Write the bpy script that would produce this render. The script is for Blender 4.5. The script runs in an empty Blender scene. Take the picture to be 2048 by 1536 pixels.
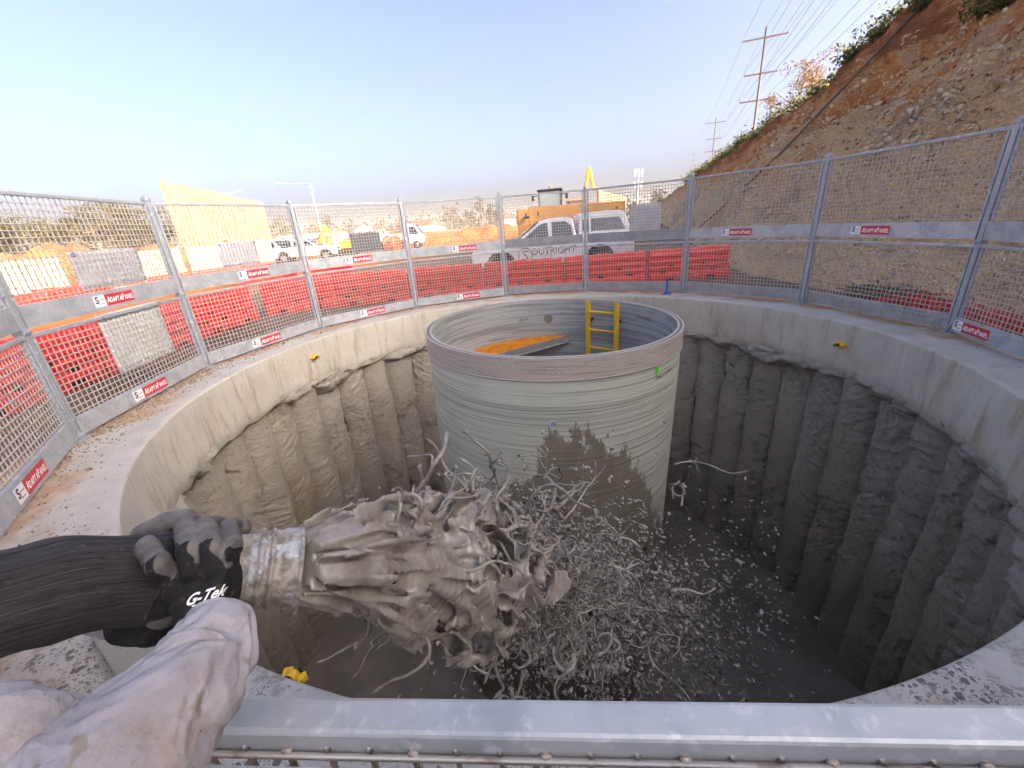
import bpy, bmesh, math, random
import numpy as np
from math import radians as rad, sin, cos, pi
from mathutils import Vector, Matrix

# ------------------------------------------------------------------ camera, sky, sun, exposure
SC = bpy.context.scene
COL = SC.collection
CAM_H = 1.7
F_PX, PITCH, ROLL = 818.606, 0.374308886, 0.0767637553        # focal length in pixels of a 2048 wide picture
_c, _s = cos(PITCH), sin(PITCH)
_fwd = np.array([0, _c, -_s]); _dn = np.array([0, -_s, -_c]); _rt = np.array([1., 0, 0])
CR = np.array([cos(ROLL)*_rt + sin(ROLL)*_dn, -sin(ROLL)*_rt + cos(ROLL)*_dn, _fwd])
CO = np.array([0, 0, CAM_H])
cam_d = bpy.data.cameras.new('camera'); cam = bpy.data.objects.new('camera', cam_d); COL.objects.link(cam)
m = np.eye(4); m[:3, 0] = CR[0]; m[:3, 1] = -CR[1]; m[:3, 2] = -CR[2]; m[:3, 3] = CO
cam.matrix_world = Matrix(m.tolist())
cam_d.sensor_width = 36; cam_d.lens = F_PX/2048*36
cam_d.clip_start = 0.02; cam_d.clip_end = 6000
SC.camera = cam

SUN_AZ = (0.85, -0.527); SUN_EL = rad(19)                     # the low sun stands behind the embankment
W = bpy.data.worlds.new('World'); SC.world = W; W.use_nodes = True
_n = W.node_tree.nodes; _n.clear()
_o = _n.new('ShaderNodeOutputWorld'); _b = _n.new('ShaderNodeBackground'); _k = _n.new('ShaderNodeTexSky')
_k.sky_type = 'NISHITA'; _k.sun_disc = False; _k.sun_elevation = SUN_EL
_k.sun_rotation = math.atan2(SUN_AZ[0], SUN_AZ[1]); _k.altitude = 60; _k.air_density = 0.31; _k.dust_density = 7.9; _k.ozone_density = 0.8
_b.inputs[1].default_value = 0.12
W.node_tree.links.new(_k.outputs[0], _b.inputs[0]); W.node_tree.links.new(_b.outputs[0], _o.inputs[0])
sun_d = bpy.data.lights.new('sun', 'SUN'); sun = bpy.data.objects.new('sun', sun_d); COL.objects.link(sun)
sun_d.energy = 2.0; sun_d.angle = rad(0.5); sun_d.color = (1, .74, .44)
_sd = Vector((SUN_AZ[0]*cos(SUN_EL), SUN_AZ[1]*cos(SUN_EL), sin(SUN_EL)))
sun.rotation_euler = _sd.to_track_quat('Z', 'Y').to_euler()
sun.location = (30, -40, 30)
SC.view_settings.view_transform = 'Standard'; SC.view_settings.look = 'None'
SC.view_settings.exposure = 2.76; SC.view_settings.gamma = 1.0
SC.render.engine = 'CYCLES'
SC.cycles.use_denoising = True
SC.cycles.max_bounces = 10; SC.cycles.diffuse_bounces = 8; SC.cycles.glossy_bounces = 3; SC.cycles.transmission_bounces = 4
SC.cycles.use_adaptive_sampling = True; SC.cycles.adaptive_threshold = 0.02

# ------------------------------------------------------------------ measuring helpers (photograph pixel -> place in the world)
def ray(x, y): return np.array([(x-1024)/F_PX, (y-768)/F_PX, 1.])@CR
def onz(x, y, z=0.): d = ray(x, y); return CO + d*((z-CAM_H)/d[2])
def aty(x, y, Y): d = ray(x, y); return CO + d*(Y/d[1])
def atd(x, y, dep): return CO + ray(x, y)*dep
def horizon(x): d0, d1 = ray(x, 0)[2], ray(x, 1000)[2]; return 1000*d0/(d0-d1)

# ------------------------------------------------------------------ noise
_rg = np.random.RandomState(7)
_perm = _rg.permutation(512).astype(np.int64); _g3 = _rg.normal(size=(512, 3)); _g3 /= np.linalg.norm(_g3, axis=1)[:, None]
def pnoise(p):
    p = np.asarray(p, float); i = np.floor(p).astype(np.int64); f = p-i
    u = f*f*f*(f*(f*6-15)+10); out = 0.
    for a in (0, 1):
        wx = u[:, 0] if a else 1-u[:, 0]
        for b in (0, 1):
            wy = u[:, 1] if b else 1-u[:, 1]
            for c in (0, 1):
                wz = u[:, 2] if c else 1-u[:, 2]
                h = _perm[(_perm[(_perm[(i[:, 0]+a) & 511]+i[:, 1]+b) & 511]+i[:, 2]+c) & 511]
                g = _g3[h]
                out = out + wx*wy*wz*(g[:, 0]*(f[:, 0]-a)+g[:, 1]*(f[:, 1]-b)+g[:, 2]*(f[:, 2]-c))
    return out*1.6
def fbm(p, octv=4, gain=.5, lac=2.03):
    p = np.asarray(p, float); a, s, o = 1., 0., 0.
    for k in range(octv):
        s = s + a*pnoise(p + 17.3*k); p = p*lac; a *= gain
    return s
def sstep(a, b, x): t = np.clip((x-a)/(b-a), 0, 1); return t*t*(3-2*t)

# ------------------------------------------------------------------ materials
def S(r, g, b):
    f = lambda c: (c/255/12.92 if c/255 <= .04045 else ((c/255+.055)/1.055)**2.4)
    return (f(r), f(g), f(b), 1)
class Nd:
    """small wrapper round a material's node tree"""
    def __init__(s, name):
        s.m = bpy.data.materials.new(name); s.m.use_nodes = True; s.t = s.m.node_tree; s.t.nodes.clear()
        s.out = s.t.nodes.new('ShaderNodeOutputMaterial'); s.p = s.t.nodes.new('ShaderNodeBsdfPrincipled')
        s.t.links.new(s.p.outputs[0], s.out.inputs[0]); s._obj = None; s._nrm = None
    def new(s, k): return s.t.nodes.new('ShaderNode'+k)
    def put(s, sock, v):
        if v is None: return
        if hasattr(v, 'is_output') or hasattr(v, 'links') and not isinstance(v, (int, float, tuple)): s.t.links.new(v, sock)
        else: sock.default_value = v
    def obj(s, rnd=True):
        if s._obj is None:
            tc = s.new('TexCoord'); v = tc.outputs['Object']
            if rnd:
                oi = s.new('ObjectInfo'); ml = s.new('Math'); ml.operation = 'MULTIPLY'; s.put(ml.inputs[0], oi.outputs['Random']); ml.inputs[1].default_value = 37.
                va = s.new('VectorMath'); va.operation = 'ADD'; s.put(va.inputs[0], v); s.put(va.inputs[1], ml.outputs[0]); v = va.outputs[0]
            s._obj = v
        return s._obj
    def geo(s): return s.new('NewGeometry').outputs['Position']
    def attr(s, n): a = s.new('Attribute'); a.attribute_name = n; return a.outputs['Fac']
    def attrc(s, n): a = s.new('Attribute'); a.attribute_name = n; return a.outputs['Color']
    def scl(s, v, sc, off=(0, 0, 0)):
        mp = s.new('Mapping'); s.put(mp.inputs[0], v); mp.inputs[3].default_value = sc if isinstance(sc, tuple) else (sc,)*3; mp.inputs[1].default_value = off; return mp.outputs[0]
    def noise(s, v, scale, detail=4, rough=.55, dist=0.):
        n = s.new('TexNoise'); s.put(n.inputs['Vector'], v); n.inputs['Scale'].default_value = scale; n.inputs['Detail'].default_value = detail
        n.inputs['Roughness'].default_value = rough; n.inputs['Distortion'].default_value = dist; return n.outputs[0]
    def voro(s, v, scale, feat='F1', out='Distance', rnd=1.):
        n = s.new('TexVoronoi'); n.feature = feat; s.put(n.inputs['Vector'], v); n.inputs['Scale'].default_value = scale; n.inputs['Randomness'].default_value = rnd; return n.outputs[out]
    def rmp(s, f, a, b, lo=0., hi=1.):
        n = s.new('MapRange'); n.interpolation_type = 'SMOOTHSTEP'; s.put(n.inputs[0], f); n.inputs[1].default_value = a; n.inputs[2].default_value = b
        n.inputs[3].default_value = lo; n.inputs[4].default_value = hi; return n.outputs[0]
    def mix(s, f, a, b, mode='MIX'):
        n = s.new('MixRGB'); n.blend_type = mode; s.put(n.inputs[0], f); s.put(n.inputs[1], a); s.put(n.inputs[2], b); return n.outputs[0]
    def math(s, op, a, b=None, c=None):
        n = s.new('Math'); n.operation = op; s.put(n.inputs[0], a); s.put(n.inputs[1], b); s.put(n.inputs[2], c); return n.outputs[0]
    def sep(s, v): n = s.new('SeparateXYZ'); s.put(n.inputs[0], v); return n.outputs
    def comb(s, x, y, z): n = s.new('CombineXYZ'); s.put(n.inputs[0], x); s.put(n.inputs[1], y); s.put(n.inputs[2], z); return n.outputs[0]
    def bump(s, h, dist=.01, strength=1.):
        n = s.new('Bump'); n.inputs['Strength'].default_value = strength; n.inputs['Distance'].default_value = dist; s.put(n.inputs['Height'], h)
        if s._nrm is not None: s.put(n.inputs['Normal'], s._nrm)
        s._nrm = n.outputs[0]; s.put(s.p.inputs['Normal'], s._nrm)
    def fin(s, col, rough=.6, metal=0., spec=None):
        s.put(s.p.inputs['Base Color'], col); s.put(s.p.inputs['Roughness'], rough); s.put(s.p.inputs['Metallic'], metal)
        if spec is not None: s.put(s.p.inputs['Specular IOR Level'], spec)
        return s.m
def mat(name, base, rough=.6, metal=0., var=(), bump=(), spec=None, rnd=True):
    """var: (scale, colour, lo, hi[, stretch]) noise patches of another colour; bump: (scale, distance[, stretch])"""
    n = Nd(name); v = n.obj(rnd); c = base
    for w in var:
        vv = n.scl(v, w[4]) if len(w) > 4 else v
        c = n.mix(n.rmp(n.noise(vv, w[0], 5, .6), w[2], w[3]), c, w[1])
    for w in bump:
        vv = n.scl(v, w[2]) if len(w) > 2 else v
        n.bump(n.noise(vv, w[0], 5, .6), w[1])
    return n.fin(c, rough, metal, spec)

# ------------------------------------------------------------------ building helpers
def tag(o, label=None, cat=None, group=None, kind=None):
    if label: o['label'] = label
    if cat: o['category'] = cat
    if group: o['group'] = group
    if kind: o['kind'] = kind
    return o
def mkmesh(name, V, Fc, smooth=False):
    me = bpy.data.meshes.new(name)
    V = np.asarray(V, float)
    if isinstance(Fc, np.ndarray) and Fc.ndim == 2:
        k = Fc.shape[1]; n = len(Fc)
        me.vertices.add(len(V)); me.vertices.foreach_set('co', V.ravel())
        me.loops.add(n*k); me.loops.foreach_set('vertex_index', Fc.ravel().astype(np.int32))
        me.polygons.add(n); me.polygons.foreach_set('loop_start', np.arange(0, n*k, k, dtype=np.int32))
        me.update(calc_edges=True)
    else:
        me.from_pydata(V.tolist(), [], [tuple(f) for f in Fc])
    if smooth: me.polygons.foreach_set('use_smooth', np.ones(len(me.polygons), bool))
    me.validate(); me.update()
    return me
def mkobj(name, me, material=None, parent=None, loc=None, rot=None):
    o = bpy.data.objects.new(name, me); COL.objects.link(o)
    if material is not None and me is not None and len(me.materials) == 0: me.materials.append(material)
    if parent is not None: o.parent = parent
    if loc is not None: o.location = loc
    if rot is not None: o.rotation_euler = rot
    return o
def empty(name, loc=(0, 0, 0), rz=0., label=None, cat=None, group=None):
    o = bpy.data.objects.new(name, None); COL.objects.link(o); o.location = loc; o.rotation_euler = (0, 0, rz)
    o.empty_display_size = .2
    return tag(o, label, cat, group)
def grid_faces(nu, nv, wu=False, wv=False):
    a = np.arange(nu if wu else nu-1); b = np.arange(nv if wv else nv-1)
    A, B = np.meshgrid(a, b, indexing='ij'); A2 = (A+1) % nu; B2 = (B+1) % nv
    return np.stack([A*nv+B, A2*nv+B, A2*nv+B2, A*nv+B2], -1).reshape(-1, 4)
class MB:
    """collects simple solids; build() links them as one mesh object"""
    def __init__(s): s.V = []; s.F = []; s.n = 0
    def add(s, V, Fc):
        V = np.asarray(V, float); s.V.append(V); s.F += [tuple(int(i)+s.n for i in f) for f in Fc]; s.n += len(V); return s
    def box(s, c, size, R=None, taper=1.):
        x, y, z = [k/2 for k in size]
        V = np.array([[-x, -y, -z], [x, -y, -z], [x, y, -z], [-x, y, -z], [-x*taper, -y*taper, z], [x*taper, -y*taper, z], [x*taper, y*taper, z], [-x*taper, y*taper, z]])
        if R is not None: V = V@np.asarray(R).T
        return s.add(V+np.asarray(c), [(3, 2, 1, 0), (4, 5, 6, 7), (0, 1, 5, 4), (1, 2, 6, 5), (2, 3, 7, 6), (3, 0, 4, 7)])
    def bar(s, a, b, w, h=None, up=(0, 0, 1)):
        """a square bar from a to b"""
        a = np.asarray(a, float); b = np.asarray(b, float); d = b-a; L = np.linalg.norm(d); d = d/L
        up = np.asarray(up, float)
        if abs(d@up) > .98: up = np.array([1., 0, 0])
        x = np.cross(d, up); x /= np.linalg.norm(x); y = np.cross(x, d)
        return s.box((a+b)/2, (w, h or w, L), np.stack([x, y, d], 1))
    def tube(s, P, r, n=8, cap=True):
        P = np.asarray(P, float); k = len(P); r = np.full(k, r) if np.isscalar(r) else np.asarray(r, float)
        T = np.gradient(P, axis=0); T /= np.linalg.norm(T, axis=1)[:, None]+1e-12
        u = np.array([0, 0, 1.]) if abs(T[0, 2]) < .9 else np.array([1., 0, 0])
        V = []; th = np.linspace(0, 2*pi, n, endpoint=False)
        for i in range(k):
            u = u-T[i]*(u@T[i]); u /= np.linalg.norm(u)+1e-12; w = np.cross(T[i], u)
            V.append(P[i]+r[i]*(np.cos(th)[:, None]*u+np.sin(th)[:, None]*w))
        Fc = [tuple(f[::-1]) for f in grid_faces(k, n, False, True)]
        if cap: Fc += [tuple(range(n)), tuple(range((k-1)*n, k*n))[::-1]]
        return s.add(np.concatenate(V), Fc)
    def lathe(s, prof, n=24, R=None, c=(0, 0, 0), arc=None):
        """prof: (radius, z) pairs turned round z"""
        prof = np.asarray(prof, float); th = np.linspace(0, 2*pi, n, endpoint=False) if arc is None else np.linspace(arc[0], arc[1], n)
        V = np.stack([np.outer(prof[:, 0], np.cos(th)), np.outer(prof[:, 0], np.sin(th)), np.repeat(prof[:, 1:2], n, 1)], -1).reshape(-1, 3)
        if R is not None: V = V@np.asarray(R).T
        return s.add(V+np.asarray(c), [tuple(f[::-1]) for f in grid_faces(len(prof), n, False, arc is None)])
    def prism(s, poly, y0, y1, R=None, c=(0, 0, 0)):
        """polygon in x,z pushed from y0 to y1"""
        P = np.asarray(poly, float); n = len(P)
        V = np.concatenate([np.stack([P[:, 0], np.full(n, y), P[:, 1]], 1) for y in (y0, y1)])
        if R is not None: V = V@np.asarray(R).T
        Fc = [tuple(range(n)), tuple(range(n, 2*n))[::-1]] + [(i, i+n, (i+1) % n+n, (i+1) % n) for i in range(n)]
        return s.add(V+np.asarray(c), Fc)
    def mesh(s, name='m', smooth=False):
        me = mkmesh(name, np.concatenate(s.V), s.F, smooth); return me
    def build(s, name, material, parent=None, smooth=False, bevel=0., loc=None, rot=None):
        o = mkobj(name, s.mesh(name, smooth), material, parent, loc, rot)
        if bevel:
            b = o.modifiers.new('b', 'BEVEL'); b.width = bevel; b.segments = 2; b.limit_method = 'ANGLE'; b.angle_limit = rad(40); b.harden_normals = False
        return o
def sphere(mb, c, r, n=10, k=7, sc=(1, 1, 1)):
    t = np.linspace(-pi/2, pi/2, k); prof = np.stack([np.cos(t)*r, np.sin(t)*r], 1)
    return mb.lathe(prof, n, np.diag(sc), c)
def rotz(a): return np.array([[cos(a), -sin(a), 0], [sin(a), cos(a), 0], [0, 0, 1]])
def rotx(a): return np.array([[1, 0, 0], [0, cos(a), -sin(a)], [0, sin(a), cos(a)]])
def roty(a): return np.array([[cos(a), 0, sin(a)], [0, 1, 0], [-sin(a), 0, cos(a)]])
def copy_tree(o, parent=None):
    c = o.copy(); COL.objects.link(c)
    if parent is not None: c.parent = parent; c.matrix_parent_inverse = o.matrix_parent_inverse.copy()
    for ch in [x for x in KIDS.get(o.name, [])]: copy_tree(ch, c)
    return c
KIDS = {}
def note_kids():
    KIDS.clear()
    for o in COL.objects:
        if o.parent is not None: KIDS.setdefault(o.parent.name, []).append(o)
def text_mesh(txt, size=1., shear=0., offset=0., extrude=0., space=1.):
    cu = bpy.data.curves.new('lettering', 'FONT'); cu.body = txt; cu.size = size; cu.shear = shear; cu.offset = offset; cu.extrude = extrude
    cu.align_x = 'CENTER'; cu.align_y = 'CENTER'; cu.space_character = space; cu.resolution_u = 3
    o = bpy.data.objects.new('lettering', cu); COL.objects.link(o)
    dg = bpy.context.evaluated_depsgraph_get(); me = bpy.data.meshes.new_from_object(o.evaluated_get(dg))
    bpy.data.objects.remove(o); bpy.data.curves.remove(cu); me.materials.clear()
    return me
def bake(o, name=None):
    """replace an object's mesh by its evaluated (modified) mesh"""
    dg = bpy.context.evaluated_depsgraph_get(); me = bpy.data.meshes.new_from_object(o.evaluated_get(dg)); o.modifiers.clear(); o.data = me; return me
def spline(P, n):
    P = np.asarray(P, float); k = len(P); t = np.linspace(0, k-1, n); i = np.clip(t.astype(int), 0, k-2); f = (t-i)[:, None]
    Q = np.concatenate([[2*P[0]-P[1]], P, [2*P[-1]-P[-2]]]); a, b, c, d = Q[i], Q[i+1], Q[i+2], Q[i+3]
    return .5*(2*b+(c-a)*f+(2*a-5*b+4*c-d)*f**2+(-a+3*b-3*c+d)*f**3)
def frames(P, up=(0, 0, 1)):
    T = np.gradient(P, axis=0); T /= np.linalg.norm(T, axis=1)[:, None]; U = []; u = np.asarray(up, float)
    for t in T:
        u = u-t*(u@t); u = u/np.linalg.norm(u); U.append(u.copy())
    U = np.array(U); return T, U, np.cross(T, U)

# ------------------------------------------------------------------ sizes read off the photograph
PX, PY = 0.5167, 5.3284           # middle of the round shaft
R_IN, R_POST, R_OUT = 4.4274, 5.1323, 5.46
FENCE_H = 2.30
FLOOR_Z = -5.35
ROAD = rad(18.34)                 # the embankment runs off in this direction
UV = np.array([sin(ROAD), cos(ROAD)]); LV = np.array([cos(ROAD), -sin(ROAD)])
def road_xy(s, lat): return np.asarray(s)[..., None]*UV + np.asarray(lat)[..., None]*LV

# ------------------------------------------------------------------ materials of the setting
def m_ground():
    n = Nd('site_ground'); g = n.geo(); x, y, z = n.sep(g)
    lat = n.math('ADD', n.math('MULTIPLY', x, float(LV[0])), n.math('MULTIPLY', y, float(LV[1])))
    lat = n.math('ADD', lat, n.rmp(n.noise(g, .12, 4), .2, .8, -5., 5.))
    big = n.noise(g, .35, 6, .6); fine = n.noise(g, 9., 6, .7)
    haul = n.mix(n.rmp(big, .35, .65), S(100, 88, 78), S(128, 108, 90))
    haul = n.mix(n.rmp(fine, .5, .7), haul, S(78, 68, 62))
    clay = n.mix(n.rmp(big, .35, .62), S(150, 106, 62), S(138, 86, 44))
    clay = n.mix(n.rmp(fine, .52, .75), clay, S(158, 130, 96))
    c = n.mix(n.rmp(lat, -17., -11.), clay, haul)  # tone break from clay to gravel follows the edge of the bank's shadow
    far = n.math('SQRT', n.math('ADD', n.math('MULTIPLY', x, x), n.math('MULTIPLY', y, y)))
    c = n.mix(n.rmp(far, 90., 260.), c, n.mix(n.rmp(n.noise(g, .02, 5), .4, .6), S(128, 118, 76), S(150, 130, 90)))
    n.bump(n.noise(g, 3.5, 8, .65), .06); n.bump(n.voro(g, 18.), .02, .6)
    return n.fin(c, .95, 0, .25)
def m_beam():
    n = Nd('beam_concrete'); g = n.geo(); x, y, z = n.sep(g)
    dx = n.math('SUBTRACT', x, PX); dy = n.math('SUBTRACT', y, PY)
    r = n.math('SQRT', n.math('ADD', n.math('MULTIPLY', dx, dx), n.math('MULTIPLY', dy, dy)))
    th = n.math('ARCTAN2', dy, dx)
    nz = n.new('NewGeometry').outputs['Normal']; nzz = n.sep(nz)[2]; top = n.rmp(nzz, .5, .8)
    # face: form-cast concrete with runs of rust and lime washed down it
    st = n.comb(n.math('MULTIPLY', th, 9.), n.math('MULTIPLY', z, .35), r)
    face = n.mix(n.rmp(n.noise(g, 1.3, 6, .6), .3, .7), S(188, 180, 165), S(204, 197, 182))
    face = n.mix(n.rmp(n.noise(st, 3.2, 5, .7), .48, .72, 0, .75), face, S(166, 142, 110))
    face = n.mix(n.rmp(n.noise(st, 7., 4, .6), .55, .75, 0, .6), face, S(214, 208, 198))
    face = n.mix(n.rmp(n.noise(g, 14., 5, .7), .60, .72, 0, .5), face, S(140, 132, 120))
    # top: pale trowelled strip by the edge, tan mud towards the fence
    rr = n.math('ADD', r, n.rmp(n.noise(g, 1.6, 6, .62), .25, .75, -.38, .38))
    dirt = n.mix(n.rmp(n.noise(g, 6., 6, .65), .35, .65), S(178, 152, 124), S(160, 128, 98))
    clean = n.mix(n.rmp(n.noise(g, 3., 6, .6), .35, .7), S(186, 182, 177), S(170, 165, 158))
    t = n.mix(n.rmp(rr, 4.72, 5.02, 0, .9), clean, dirt)
    # splashes of mud: many by the worker's side, a few elsewhere
    near = n.rmp(y, 3.6, 1.2); near2 = n.rmp(y, 2.3, .9)
    vv = n.scl(g, (1, 1, 1)); wob = n.noise(g, 30., 2, .5)
    for sc, th0, th1, am in ((17., .12, .26, .95), (42., .10, .30, .9), (90., .10, .30, .8)):
        d = n.math('ADD', n.voro(vv, sc), n.rmp(wob, .2, .8, -.08, .08))
        lim = n.math('ADD', th0-.06, n.math('MULTIPLY', near, th1-th0+.06))
        spot = n.math('MULTIPLY', n.math('LESS_THAN', d, lim), am)
        spot = n.math('MULTIPLY', spot, n.rmp(n.noise(g, 2.2, 4), .42, .56))
        t = n.mix(spot, t, S(92, 88, 80))
    t = n.mix(n.math('MULTIPLY', near2, n.rmp(n.noise(g, 5., 6, .7), .52, .66, 0, .85)), t, S(118, 112, 104))
    c = n.mix(top, face, t)
    n.bump(n.noise(g, 24., 6, .65), .008); n.bump(n.noise(g, 3., 4), .01)
    return n.fin(c, n.mix(top, (.75,)*3+(1,), (.6,)*3+(1,)), 0, .35)
def m_pile():
    n = Nd('pile_concrete'); v = n.obj(True); g = n.geo(); x, y, z = n.sep(g)
    oi = n.new('ObjectInfo').outputs['Random']
    a = n.mix(n.rmp(n.noise(v, .9, 5, .6), .3, .7), S(224, 211, 192), S(210, 198, 180))
    b = n.mix(n.rmp(n.noise(v, 1.4, 5, .6), .35, .7), S(212, 202, 187), S(224, 214, 198))
    c = n.mix(n.rmp(oi, .35, .75), a, b)
    tan = n.rmp(n.noise(g, .55, 4), .55, .72, 0, .7)
    c = n.mix(tan, c, S(206, 182, 148))
    c = n.mix(n.rmp(n.noise(v, 12., 6, .7), .58, .74, 0, .45), c, S(150, 138, 120))
    c = n.mix(n.rmp(n.noise(v, 5., 6, .7), .60, .74, 0, .55), c, S(196, 184, 164))
    wet = n.rmp(n.math('ADD', z, n.rmp(n.noise(g, 1.2, 5), .2, .8, -.7, .7)), -2.6, -4.8)  # tone gets darker and less rough towards the bottom
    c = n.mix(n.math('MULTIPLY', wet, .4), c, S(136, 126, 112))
    st = n.scl(v, (3., 3., 13.))
    sm = n.noise(n.scl(v, (1.2, 1.2, 4.5)), 4.2, 8, .75, 1.4); c = n.mix(n.rmp(sm, .54, .62, 0, .5), c, S(150, 137, 119)); c = n.mix(n.rmp(sm, .44, .36, 0, .5), c, S(226, 216, 198))  # clay smears whose dark and light also paint in relief shading
    fn = n.noise(n.scl(v, (1., 1., 2.6)), 22., 6, .8, .8); c = n.mix(n.rmp(fn, .56, .66, 0, .5), c, S(130, 118, 102))  # fine dark flecks adding to the painted relief shading
    n.bump(n.noise(st, 1.9, 10, .8, .8), .11); n.bump(n.noise(v, 24., 8, .78), .035)
    return n.fin(c, n.mix(wet, (.9,)*3+(1,), (.6,)*3+(1,)), 0, .3)
def m_slurry(name, rough=.35):
    n = Nd(name); v = n.geo()
    c = n.mix(n.rmp(n.noise(v, 1.2, 6, .6), .35, .65), S(116, 108, 98), S(138, 129, 118))
    n.bump(n.noise(v, 2.6, 6, .6, .6), .03); n.bump(n.noise(v, 30., 4, .6), .003)
    return n.fin(c, rough, 0, .4)
def m_pipe():
    n = Nd('wound_fibreglass'); v = n.obj(False); x, y, z = n.sep(v)
    th = n.math('ARCTAN2', y, x)
    zz = n.math('ADD', z, n.math('MULTIPLY', th, .004))
    zz = n.math('ADD', zz, n.rmp(n.noise(v, .8, 3), .2, .8, -.006, .006))
    bandv = n.comb(n.math('MULTIPLY', th, .3), 0., n.math('MULTIPLY', zz, 15.))
    b1 = n.noise(bandv, 1., 6, .65); b2 = n.noise(n.comb(n.math('MULTIPLY', th, .45), 3., n.math('MULTIPLY', zz, 46.)), 1., 5, .7)
    c = n.mix(n.rmp(n.noise(v, 1.0, 5, .6), .3, .7), S(196, 198, 182), S(206, 206, 192))
    c = n.mix(n.rmp(b1, .48, .60, 0, .5), c, S(150, 152, 140))
    c = n.mix(n.rmp(b2, .52, .60, 0, .7), c, S(128, 129, 118))
    c = n.mix(n.rmp(b2, .42, .34, 0, .6), c, S(190, 190, 182))
    c = n.mix(n.rmp(n.noise(v, 40., 5, .8), .55, .75, 0, .35), c, S(120, 120, 112))
    n.bump(b1, .014); n.bump(b2, .008)
    sd = n.attr('stain')
    sd2 = n.math('ADD', sd, n.rmp(n.noise(n.scl(v, (6., 6., 2.4)), 1., 8, .72), .2, .8, -.30, .30))
    core = n.rmp(sd2, -.03, .05)
    # thrown blots of mud round the edge of the wet patch
    d = n.math('ADD', n.voro(n.scl(v, (1., 1., .7)), 11.), n.rmp(n.noise(v, 18., 2), .2, .8, -.12, .12))
    lim = n.rmp(sd, -.40, .10, .0, .30)
    core = n.math('MAXIMUM', core, n.math('MULTIPLY', n.math('LESS_THAN', d, lim), n.rmp(sd, -.30, -.22)))
    wetc = n.mix(n.rmp(n.noise(n.scl(v, (5., 5., .9)), 1.5, 5, .6), .35, .7), S(128, 121, 106), S(142, 134, 118))
    c = n.mix(core, c, wetc)
    return n.fin(c, n.mix(core, (.62,)*3+(1,), (.38,)*3+(1,)), 0, .4)
def m_bank():
    n = Nd('cut_rock_and_clay'); g = n.geo(); x, y, z = n.sep(g); t = n.attr('tt')
    s = n.math('ADD', n.math('MULTIPLY', x, float(UV[0])), n.math('MULTIPLY', y, float(UV[1])))
    q = n.comb(n.math('MULTIPLY', s, .16), n.math('MULTIPLY', t, 4.), 0.)
    tw = n.math('ADD', t, n.rmp(n.noise(q, 2.2, 6, .62, .5), .2, .8, -.30, .30))
    lay = n.noise(n.comb(n.math('MULTIPLY', s, .22), n.math('MULTIPLY', tw, 11.), 0.), 1., 6, .65)
    rock = n.mix(n.rmp(n.noise(g, 1.1, 6, .7), .35, .65), S(218, 190, 150), S(196, 168, 132))
    rock = n.mix(n.rmp(n.noise(g, 5.5, 6, .75), .50, .64, 0, .8), rock, S(204, 188, 160))
    rock = n.mix(n.rmp(n.noise(g, 9., 6, .75), .56, .68, 0, .8), rock, S(84, 74, 66))
    clay = n.mix(n.rmp(n.noise(g, .8, 6, .65), .35, .65), S(206, 144, 84), S(186, 122, 70))
    clay = n.mix(n.rmp(n.noise(g, 7., 6, .75), .54, .68, 0, .7), clay, S(196, 152, 104))
    top = n.mix(n.rmp(n.noise(g, 1.4, 6, .65), .35, .65), S(150, 94, 58), S(168, 112, 70))
    c = n.mix(n.rmp(tw, .36, .56), rock, clay)
    c = n.mix(n.rmp(lay, .52, .62, 0, .85), c, S(208, 182, 142))
    c = n.mix(n.rmp(lay, .40, .30, 0, .8), c, S(146, 100, 66))
    c = n.mix(n.rmp(tw, .70, .86), c, top)
    low_grey = n.math('MULTIPLY', n.rmp(n.noise(n.scl(g, (1, 1, .6)), .32, 4, .55), .50, .58), n.rmp(tw, .5, .25))  # greyer patches over the lower part of the face
    c = n.mix(n.math('MULTIPLY', low_grey, .55), c, n.mix(n.rmp(n.noise(g, 6., 6, .75), .4, .65), S(120, 108, 96), S(152, 138, 122)))
    grass = n.rmp(t, 1.02, 1.10)
    c = n.mix(grass, c, n.mix(n.rmp(n.noise(g, 2., 5), .4, .6), S(92, 92, 48), S(140, 122, 74)))
    n.bump(n.noise(g, 2.8, 12, .78), .30); n.bump(n.voro(n.scl(g, (1., 1., 1.7)), 7., 'F1'), .10); n.bump(n.voro(g, 20.), .05)
    return n.fin(c, .95, 0, .2)
MAT = {}
MAT['galv'] = mat('galvanised_steel', S(184, 187, 190), .5, .4, [(5., S(162, 167, 172), .4, .62), (30., S(202, 204, 206), .55, .7)], [(60., .0015)])
MAT['galv_dull'] = mat('weathered_galvanised_steel', S(166, 170, 174), .55, .35, [(4., S(156, 162, 168), .4, .65), (22., S(206, 208, 210), .56, .7)], [(60., .0015)])
MAT['wire'] = mat('galvanised_wire', S(184, 178, 170), .6, .1, [(9., S(160, 152, 144), .45, .7)])
MAT['slurry'] = m_slurry('wet_slurry')

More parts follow.
